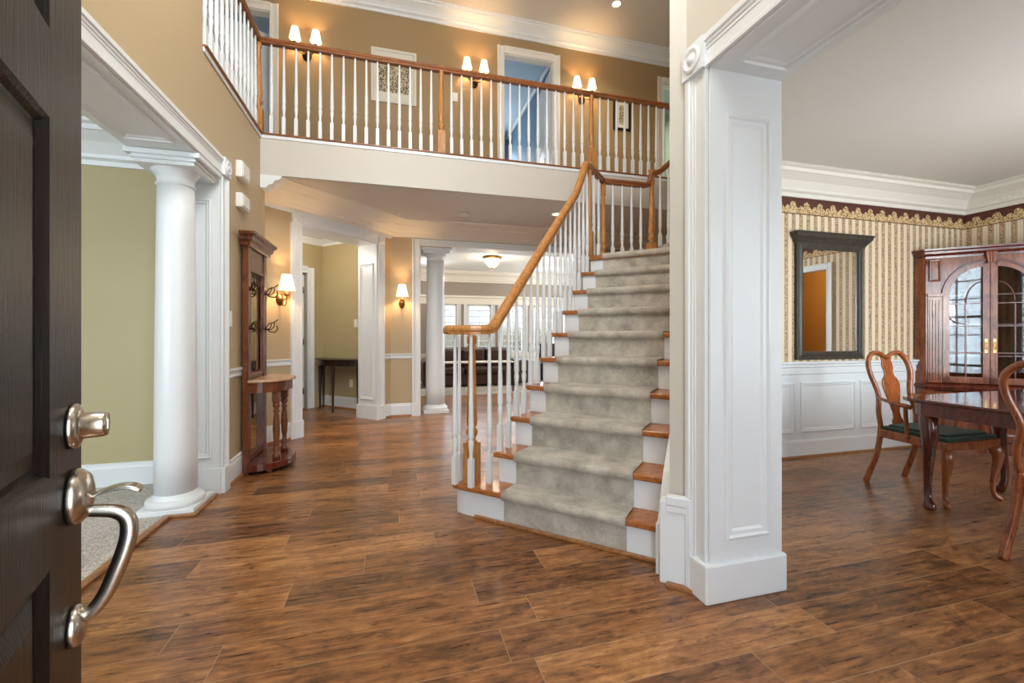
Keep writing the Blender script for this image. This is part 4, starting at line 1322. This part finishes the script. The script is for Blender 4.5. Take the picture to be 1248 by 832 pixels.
# ------------------------------------------------------------------ family room furniture (far, partly hidden)
r = thing('sofa', 'dark brown leather sofa under the family room windows', 'sofa', (1.9, 10.2, 0))
S0 = T(0, 0, 0)
part(MB().box(-1.05, 1.05, -.40, .42, .06, .30), 'base', 'leather', r, .03)
for k in range(3): part(MB().box(-.86 + k * .58, -.30 + k * .58, -.44, .20, .30, .46), 'seat_cushion', 'leather', r, .05)
for k in range(3): part(MB().box(-.86 + k * .58, -.30 + k * .58, .10, .36, .44, .88), 'back_cushion', 'leather', r, .06)
part(MB().box(-1.0, 1.0, .30, .46, .25, .90), 'back_frame', 'leather', r, .05)
for sg in (-1, 1): part(MB().box(sg * 1.10 - .13, sg * 1.10 + .13, -.44, .44, .06, .62), 'arm', 'leather', r, .06)
r = thing('sofa_table', 'slim pale-topped table in front of the dark sofa', 'table', (1.75, 9.0, 0))
part(MB().box(-.75, .75, -.2, .2, .62, .645), 'top', 'mat', r, .004)
for sx in (-1, 1):
    for sy in (-1, 1): part(MB().box(sx * .72 - .014, sx * .72 + .014, sy * .17 - .014, sy * .17 + .014, 0, .62), 'leg', 'blackp', r)
r = thing('armchair', 'black padded armchair to the right of the dark sofa', 'chair', (3.6, 9.3, 0))
part(MB().box(-.3, .3, -.3, .3, .2, .46), 'seat', 'blackp', r, .05)
part(MB().box(-.3, .3, .2, .34, .35, 1.0), 'backrest', 'blackp', r, .05)
for sg in (-1, 1): part(MB().box(sg * .34 - .06, sg * .34 + .06, -.3, .3, .18, .62), 'arm', 'blackp', r, .04)
for sx in (-1, 1):
    for sy in (-1, 1): part(MB().lathe([(.018, 0), (.024, .2)], 10, T(sx * .26, sy * .26, 0)), 'leg', 'blackp', r)

# ------------------------------------------------------------------ dining wall mirror
r = thing('wall_mirror', 'black-framed wall mirror with flared crown on the striped wallpaper', 'mirror', (4.26, 3.38, .955))
Mm = frame((4.70, 3.38), (-1, 0))
Mm = Matrix.Translation(-Vector((4.26, 3.38, .955))) @ Mm
f_ = MB(Mm)
f_.ring(0, .88, .955, 2.13, [(0, 0), (0, .03), (.012, .038), (.03, .03), (.055, .036), (.075, .03), (.082, .012)])
part(f_, 'frame', 'mirframe', r)
part(MB(Mm).mould([(0, .005), (0, .03), (.88, .03), (.88, .005)], [(0, 2.08), (.004, 2.085), (.008, 2.105), (.03, 2.14), (.05, 2.165), (.055, 2.19), (.062, 2.20), (.062, 2.21), (0, 2.21)]).box(.002, .878, .003, .028, 2.082, 2.208, Mm), 'crown', 'mirframe', r)
part(MB(Mm).box(.075, .805, .006, .013, 1.03, 2.06), 'mirror_glass', 'mirror', r)

# ------------------------------------------------------------------ corner cabinet
CA = Vector((5.46, 3.27)); CB = Vector((6.14, 2.59))
Mc = frame((CA.x, CA.y), (q, -q))                   # x along the front, left normal (q,q) points into the corner
W = (CB - CA).length
r = thing('corner_cabinet', 'tall cherry corner cabinet with arched glass doors against the striped wallpaper', 'cabinet', M=frame((CA.x, CA.y), (q, -q)))
HT = 2.10
dq = .11 * q
body = MB()
# plan of the shell in local coordinates: returns to both walls then the corner
plan = [(0, 0), (W, 0), (W + .06, .075), (W / 2 + .03, W / 2 + .06), (W / 2 - .03, W / 2 + .06), (-.06, .075)]


def wallstrip(a, b, th, z0, z1):
    a = Vector(a); b = Vector(b); d = (b - a).normalized(); n_ = Vector((-d.y, d.x)) * th
    body.prism([tuple(a), tuple(b), tuple(b + n_), tuple(a + n_)], z0, z1)


wallstrip((-.06, .075), (0, 0), -.02, .08, HT - .08); wallstrip((W, 0), (W + .06, .075), -.02, .08, HT - .08)
wallstrip((W + .055, .075), (W / 2, W / 2 + .04), .015, .08, HT - .08); wallstrip((W / 2, W / 2 + .04), (-.055, .075), .015, .08, HT - .08)
inner = [(0.0, .01), (W, .01), (W + .05, .075), (W / 2, W / 2 + .035), (-.05, .075)]
body.prism(inner, .06, .10).prism(inner, HT - .10, HT - .07).prism(inner, .64, .67)
body.box(0, W, 0, .02, HT - .16, HT - .07).box(0, .13, 0, .02, .70, HT - .1).box(W - .13, W, 0, .02, .70, HT - .1).box(0, W, 0, .02, .0, .12)
body.box(0, .07, 0, .02, .1, .66).box(W - .07, W, 0, .02, .1, .66)
part(body, 'body', 'cherry', r)
for z in (.98, 1.30, 1.60): part(MB().prism(inner, z, z + .015), 'shelf', 'cherry', r)
part(MB().mould([(W + .06, .075), (W, 0), (0, 0), (-.06, .075)], [(0, HT - .10), (.006, HT - .098), (.010, HT - .075), (.03, HT - .05), (.034, HT - .03), (.052, HT - .018), (.055, HT), (0, HT)]).prism(plan, HT - .08, HT), 'cornice', 'cherryd', r)
part(MB().mould([(W + .06, .075), (W, 0), (0, 0), (-.06, .075)], [(0, .62), (.02, .625), (.025, .645), (.04, .655), (.04, .675), (.015, .69), (0, .695)]), 'waist_moulding', 'cherryd', r)
for x0 in (.012, W - .122):
    pl = MB().box(x0, x0 + .11, -.012, 0, .70, 1.60)
    for k in range(4): pl.box(x0 + .012 + k * .024, x0 + .026 + k * .024, -.020, -.012, .74, 1.56)
    pl.box(x0 - .004, x0 + .114, -.024, 0, 1.60, 1.635).box(x0, x0 + .11, -.02, 0, .70, .73)
    part(pl, 'fluted_pilaster', 'cherry', r, .002)
    part(MB().box(x0 + .01, x0 + .10, -.012, 0, 1.76, 1.99).ring(x0 + .01, x0 + .10, 1.76, 1.99, [(0, -.012), (.004, -.02), (.014, -.018), (.02, -.012)]), 'corner_panel', 'cherry', r)
# arch spandrel above the doors, following the doors' round heads
XA0, XA1 = .125, W - .125
RC = (XA1 - XA0) / 2; XCn = W / 2; ZA = 1.60
RZ = 1.965 - ZA
sp = MB()
n_ = 24
for k in range(n_):
    a0_, a1_ = PI * k / n_, PI * (k + 1) / n_
    pts = [(XCn - RC * math.cos(a0_), ZA + RZ * math.sin(a0_)), (XCn - RC * math.cos(a1_), ZA + RZ * math.sin(a1_)), (XCn - RC * math.cos(a1_), HT - .1), (XCn - RC * math.cos(a0_), HT - .1)]
    sp.prism(pts, -.004, .018, 'y')
part(sp, 'arch_spandrel', 'cherry', r)
am = MB().sweep([(XCn - (RC - .004) * math.cos(PI * k / 30), -.006, ZA + (RZ - .004) * math.sin(PI * k / 30)) for k in range(31)], [(-.010, -.018), (.010, -.018), (.014, 0), (.006, .006), (.010, .014), (-.010, .018)], up=(0, 1, 0))
part(am, 'arch_moulding', 'cherryd', r)
part(MB().prism([(XCn - .028, 1.925), (XCn + .028, 1.925), (XCn + .042, 2.035), (XCn - .042, 2.035)], -.045, 0, 'y').prism([(XCn - .012, 1.92), (XCn - .004, 1.92), (XCn - .006, 2.04), (XCn - .018, 2.04)], -.052, -.04, 'y').prism([(XCn + .004, 1.92), (XCn + .012, 1.92), (XCn + .018, 2.04), (XCn + .006, 2.04)], -.052, -.04, 'y'), 'keystone', 'cherry', r, .003)


def cab_door(sg):
    """sg -1 left leaf, +1 right leaf: quarter-arch leaf with arched glass"""
    x_in = XCn + sg * .003; x_out = XCn + sg * (RC - .006)
    st = .05
    prz = RZ - .006; prx = RC - .006

    def outer(k, n=16):
        a = PI / 2 * k / n
        return (XCn + sg * prx * math.cos(a), ZA + prz * math.sin(a))
    gx0, gx1 = XCn + sg * (.003 + st), XCn + sg * (prx - st)
    gcx = (gx0 + gx1) / 2; gr = abs(gx1 - gx0)
    zb = .705

    def innerc(k, n=16):     # glass head: quarter arch rising towards the meeting stile
        a = PI / 2 * k / n
        return (gx0 + (gx1 - gx0) * math.cos(a), ZA + (prz - st - .0) * math.sin(a) * .93)
    dm = MB()
    y0, y1 = -.010, .012
    ob = [(x_out, zb), (x_in, zb)]
    # bottom rail, stiles, arched head
    dm.box(min(x_in, x_out), max(x_in, x_out), y0, y1, zb, zb + .065)
    dm.box(min(gx1, x_out), max(gx1, x_out), y0, y1, zb, ZA)
    dm.box(min(x_in, gx0), max(x_in, gx0), y0, y1, zb, ZA + prz * .985)
    for k in range(16):
        o0, o1, i0, i1 = outer(k), outer(k + 1), innerc(k), innerc(k + 1)
        if sg * (o1[0] - XCn) < .004 : o1 = (x_in, o1[1])
        dm.prism([o0, o1, i1, i0], y0, y1, 'y')
    d = part(dm, 'glass_door', 'cherry', r)
    g = MB()
    poly = [(gx1, zb + .065)] + [innerc(k) for k in range(17)] + [(gx0, zb + .065)]
    g.prism(poly, .002, .005, 'y')
    part(g, 'pane', 'cabglass', d)
    mu = MB()
    mt = [(-.004, -.004), (.004, -.004), (.004, .004), (-.004, .004)]
    for z in (1.02, 1.29, 1.52): mu.box(min(gx0, gx1), max(gx0, gx1), -.006, .002, z - .005, z + .005)
    mu.box(gcx - .005, gcx + .005, -.006, .002, zb + .065, 1.52)
    # gothic curves in the head
    mu.tube([(gx1 + (gcx - gx1) * (1 - math.cos(a)), -.002, 1.40 - .09 * math.sin(a)) for a in [PI * k / 14 for k in range(8)]], .005, 6)
    mu.tube([(gcx + (gx0 - gcx) * (1 - math.cos(a)), -.002, 1.52 + .22 * math.sin(a)) for a in [PI / 2 * k / 10 for k in range(11)]], .005, 6)
    part(mu, 'muntins', 'cherryd', d)
    hx = XCn + sg * .03
    part(MB().box(hx - .010, hx + .010, -.014, -.009, 1.02, 1.16).tube([(hx, -.014, 1.05), (hx, -.03, 1.06), (hx, -.03, 1.12), (hx, -.014, 1.13)], .004, 6), 'handle', 'gold', d)
    # lower solid door
    lo_ = MB().box(min(XCn + sg * .003, XCn + sg * (W / 2 - .07)), max(XCn + sg * .003, XCn + sg * (W / 2 - .07)), -.008, .014, .13, .61)
    a_, b_ = sorted((XCn + sg * .06, XCn + sg * (W / 2 - .12)))
    lo_.ring(a_, b_, .19, .55, [(0, -.008), (.006, -.016), (.018, -.012), (.03, -.004)])
    part(lo_, 'lower_door', 'cherry', r, .002)


cab_door(-1); cab_door(1)

# ------------------------------------------------------------------ dining table
TX0, TX1, TY0, TY1, TZ = 3.49, 5.40, .95, 2.30, .757
r = thing('dining_table', 'long polished cherry dining table with clipped corners and cabriole legs', 'table', ((TX0 + TX1) / 2, (TY0 + TY1) / 2, 0))
to = Matrix.Translation(-r.location)
cc = .15


def clipped(i):
    x0, x1, y0, y1, c_ = TX0 + i, TX1 - i, TY0 + i, TY1 - i, cc
    pts = []
    for cx, cy, a in ((x1 - c_, y1 - c_, 0), (x0 + c_, y1 - c_, 90), (x0 + c_, y0 + c_, 180), (x1 - c_, y0 + c_, 270)):
        for k in range(5): aa = math.radians(a + 22.5 * k); pts.append((cx + c_ * math.cos(aa), cy + c_ * math.sin(aa)))
    return pts


part(MB(to).prism(clipped(0), TZ - .024, TZ), 'tabletop', 'tabletop', r, .008)
part(MB(to).prism(clipped(.05), TZ - .115, TZ - .024), 'apron', 'cherryd', r)


def cabriole(x, y, h, dx, dy, top=.045, k=1.0):
    d = Vector((dx, dy, 0)).normalized()
    o = [(.000, h, .9), (.010, h * .93, 1.15), (.028, h * .82, 1.05), (.026, h * .68, .82), (.012, h * .5, .62), (.0, h * .32, .5), (.0, h * .16, .44), (.012, h * .08, .5), (.030, h * .045, .72), (.036, h * .02, .74), (.03, 0, .6)]
    m = MB()
    pts = [(x + d.x * a * k, y + d.y * a * k, z) for a, z, s_ in o]
    m.tube(pts, [top * s_ for a, z, s_ in o], 12)
    return m


def cleg(root, M, x, y, h, dx, dy, mat, top=.04, k=1.0, name='leg'):
    m = cabriole(x, y, h, dx, dy, top, k); m2 = MB(M); m2.v = [M @ v for v in m.v]; m2.f = m.f; m2.sm = m.sm
    return part(m2, name, mat, root)


for x, y, dx, dy in ((TX0 + .11, TY1 - .155, -.5, -.5), (TX1 - .11, TY1 - .155, 1, 1), (TX0 + .11, TY0 + .12, -1, -1), (TX1 - .11, TY0 + .12, 1, -1), (4.46, TY1 - .13, .3, 1), (4.46, TY0 + .13, .3, -1)):
    cleg(r, to, x, y, TZ - .10, dx, dy, 'legwood', .048, 1.2)

# ------------------------------------------------------------------ dining chairs
def dining_chair(label, M, arms, sw=.56, sd=.50):
    """front faces local -y; origin under the seat centre"""
    r = thing('dining_chair', label, 'chair', M=M, group='cherry dining chairs')
    hb = .44; hw = sw / 2 - .03; yb = sd / 2 - .02
    # one continuous back frame: stile, crest, stile
    bw = .20
    cr_ = [(-bw, yb, .46), (-bw - .008, yb + .012, .58), (-bw + .02, yb + .035, .72), (-bw - .025, yb + .062, .88), (-bw - .02, yb + .085, .98), (-bw + .045, yb + .098, 1.045), (-.075, yb + .10, 1.045), (0, yb + .098, 1.012),
           (.075, yb + .10, 1.045), (bw - .045, yb + .098, 1.045), (bw + .02, yb + .085, .98), (bw + .025, yb + .062, .88), (bw - .02, yb + .035, .72), (bw + .008, yb + .012, .58), (bw, yb, .46)]
    part(MB().tube(spline(cr_, 5), .021, 10, ry=.85), 'back_frame', 'chairwood', r)
    # vase splat, thin and curved: outline by half widths
    prof_ = [(.47, .060), (.50, .058), (.53, .040), (.57, .036), (.62, .052), (.68, .070), (.74, .088), (.79, .098), (.83, .085), (.86, .055), (.89, .046), (.92, .055), (.95, .060), (.98, .050), (1.02, .052)]
    sp_ = MB(); v = []; f = []
    for i, (z, hw_) in enumerate(prof_):
        yy = yb + .10 * max(0, (z - .46) / .56) ** 1.1 + .004
        for xx, dy in ((-hw_, -.006), (hw_, -.006), (hw_, .006), (-hw_, .006)): v.append((xx, yy + dy, z))
    for i in range(len(prof_) - 1):
        for k in range(4):
            l = (k + 1) % 4; f.append((i * 4 + k, i * 4 + l, (i + 1) * 4 + l, (i + 1) * 4 + k))
    f += [(3, 2, 1, 0), tuple((len(prof_) - 1) * 4 + k for k in range(4))]
    sp_.add(v, f); part(sp_, 'splat', 'chairwood', r, .003)
    # seat frame and cushion
    tr = [(-hw - .03, -sd / 2), (hw + .03, -sd / 2), (bw + .03, yb + .01), (-bw - .03, yb + .01)]
    part(MB().prism(tr, .385, .45), 'seat_frame', 'chairwood', r, .008)
    tr2 = [(x * .94, y * .94 - .005) for x, y in tr]
    cu = MB().prism(tr2, .445, .475).prism([(x * .85, y * .85) for x, y in tr2], .47, .492)
    part(cu, 'seat', 'green', r, .014)
    for sg in (-1, 1):
        I = Matrix.Identity(4)
        cleg(r, I, sg * hw, -sd / 2 + .03, .40, sg * .7, -.8, 'chairwood', .034, .9)
        pts = spline([(sg * bw, yb, .47), (sg * (bw + .004), yb + .004, .38), (sg * (bw + .01), yb + .03, .22), (sg * (bw + .016), yb + .075, .08), (sg * (bw + .018), yb + .10, 0)], 5)
        part(MB().tube(pts, .021, 8, ry=1.0), 'leg', 'chairwood', r)
        if arms:
            pts = spline([(sg * (bw - .002), yb + .03, .70), (sg * (bw + .06), yb - .06, .69), (sg * (hw + .045), yb - .17, .675), (sg * (hw + .05), yb - .24, .67), (sg * (hw + .03), yb - .262, .66)], 5)
            a = MB().tube(pts, [.013] * 8 + [.017] * (len(pts) - 8), 8)
            a.tube(spline([(sg * (hw + .04), yb - .23, .66), (sg * (hw + .02), yb - .22, .58), (sg * (hw + .01), yb - .22, .50), (sg * (hw + .005), yb - .22, .42)], 5), .014, 8)
            part(a, 'arm', 'chairwood', r)
    return r


dining_chair('cherry armchair with vase splat and green seat behind the far side of the dining table', T(3.99, 2.345, 0), True)
dining_chair('cherry chair at the end of the dining table, cut off by the photo edge', frame((3.46, 1.32), (0, 1)) @ Matrix.Identity(4), False, .52, .46)
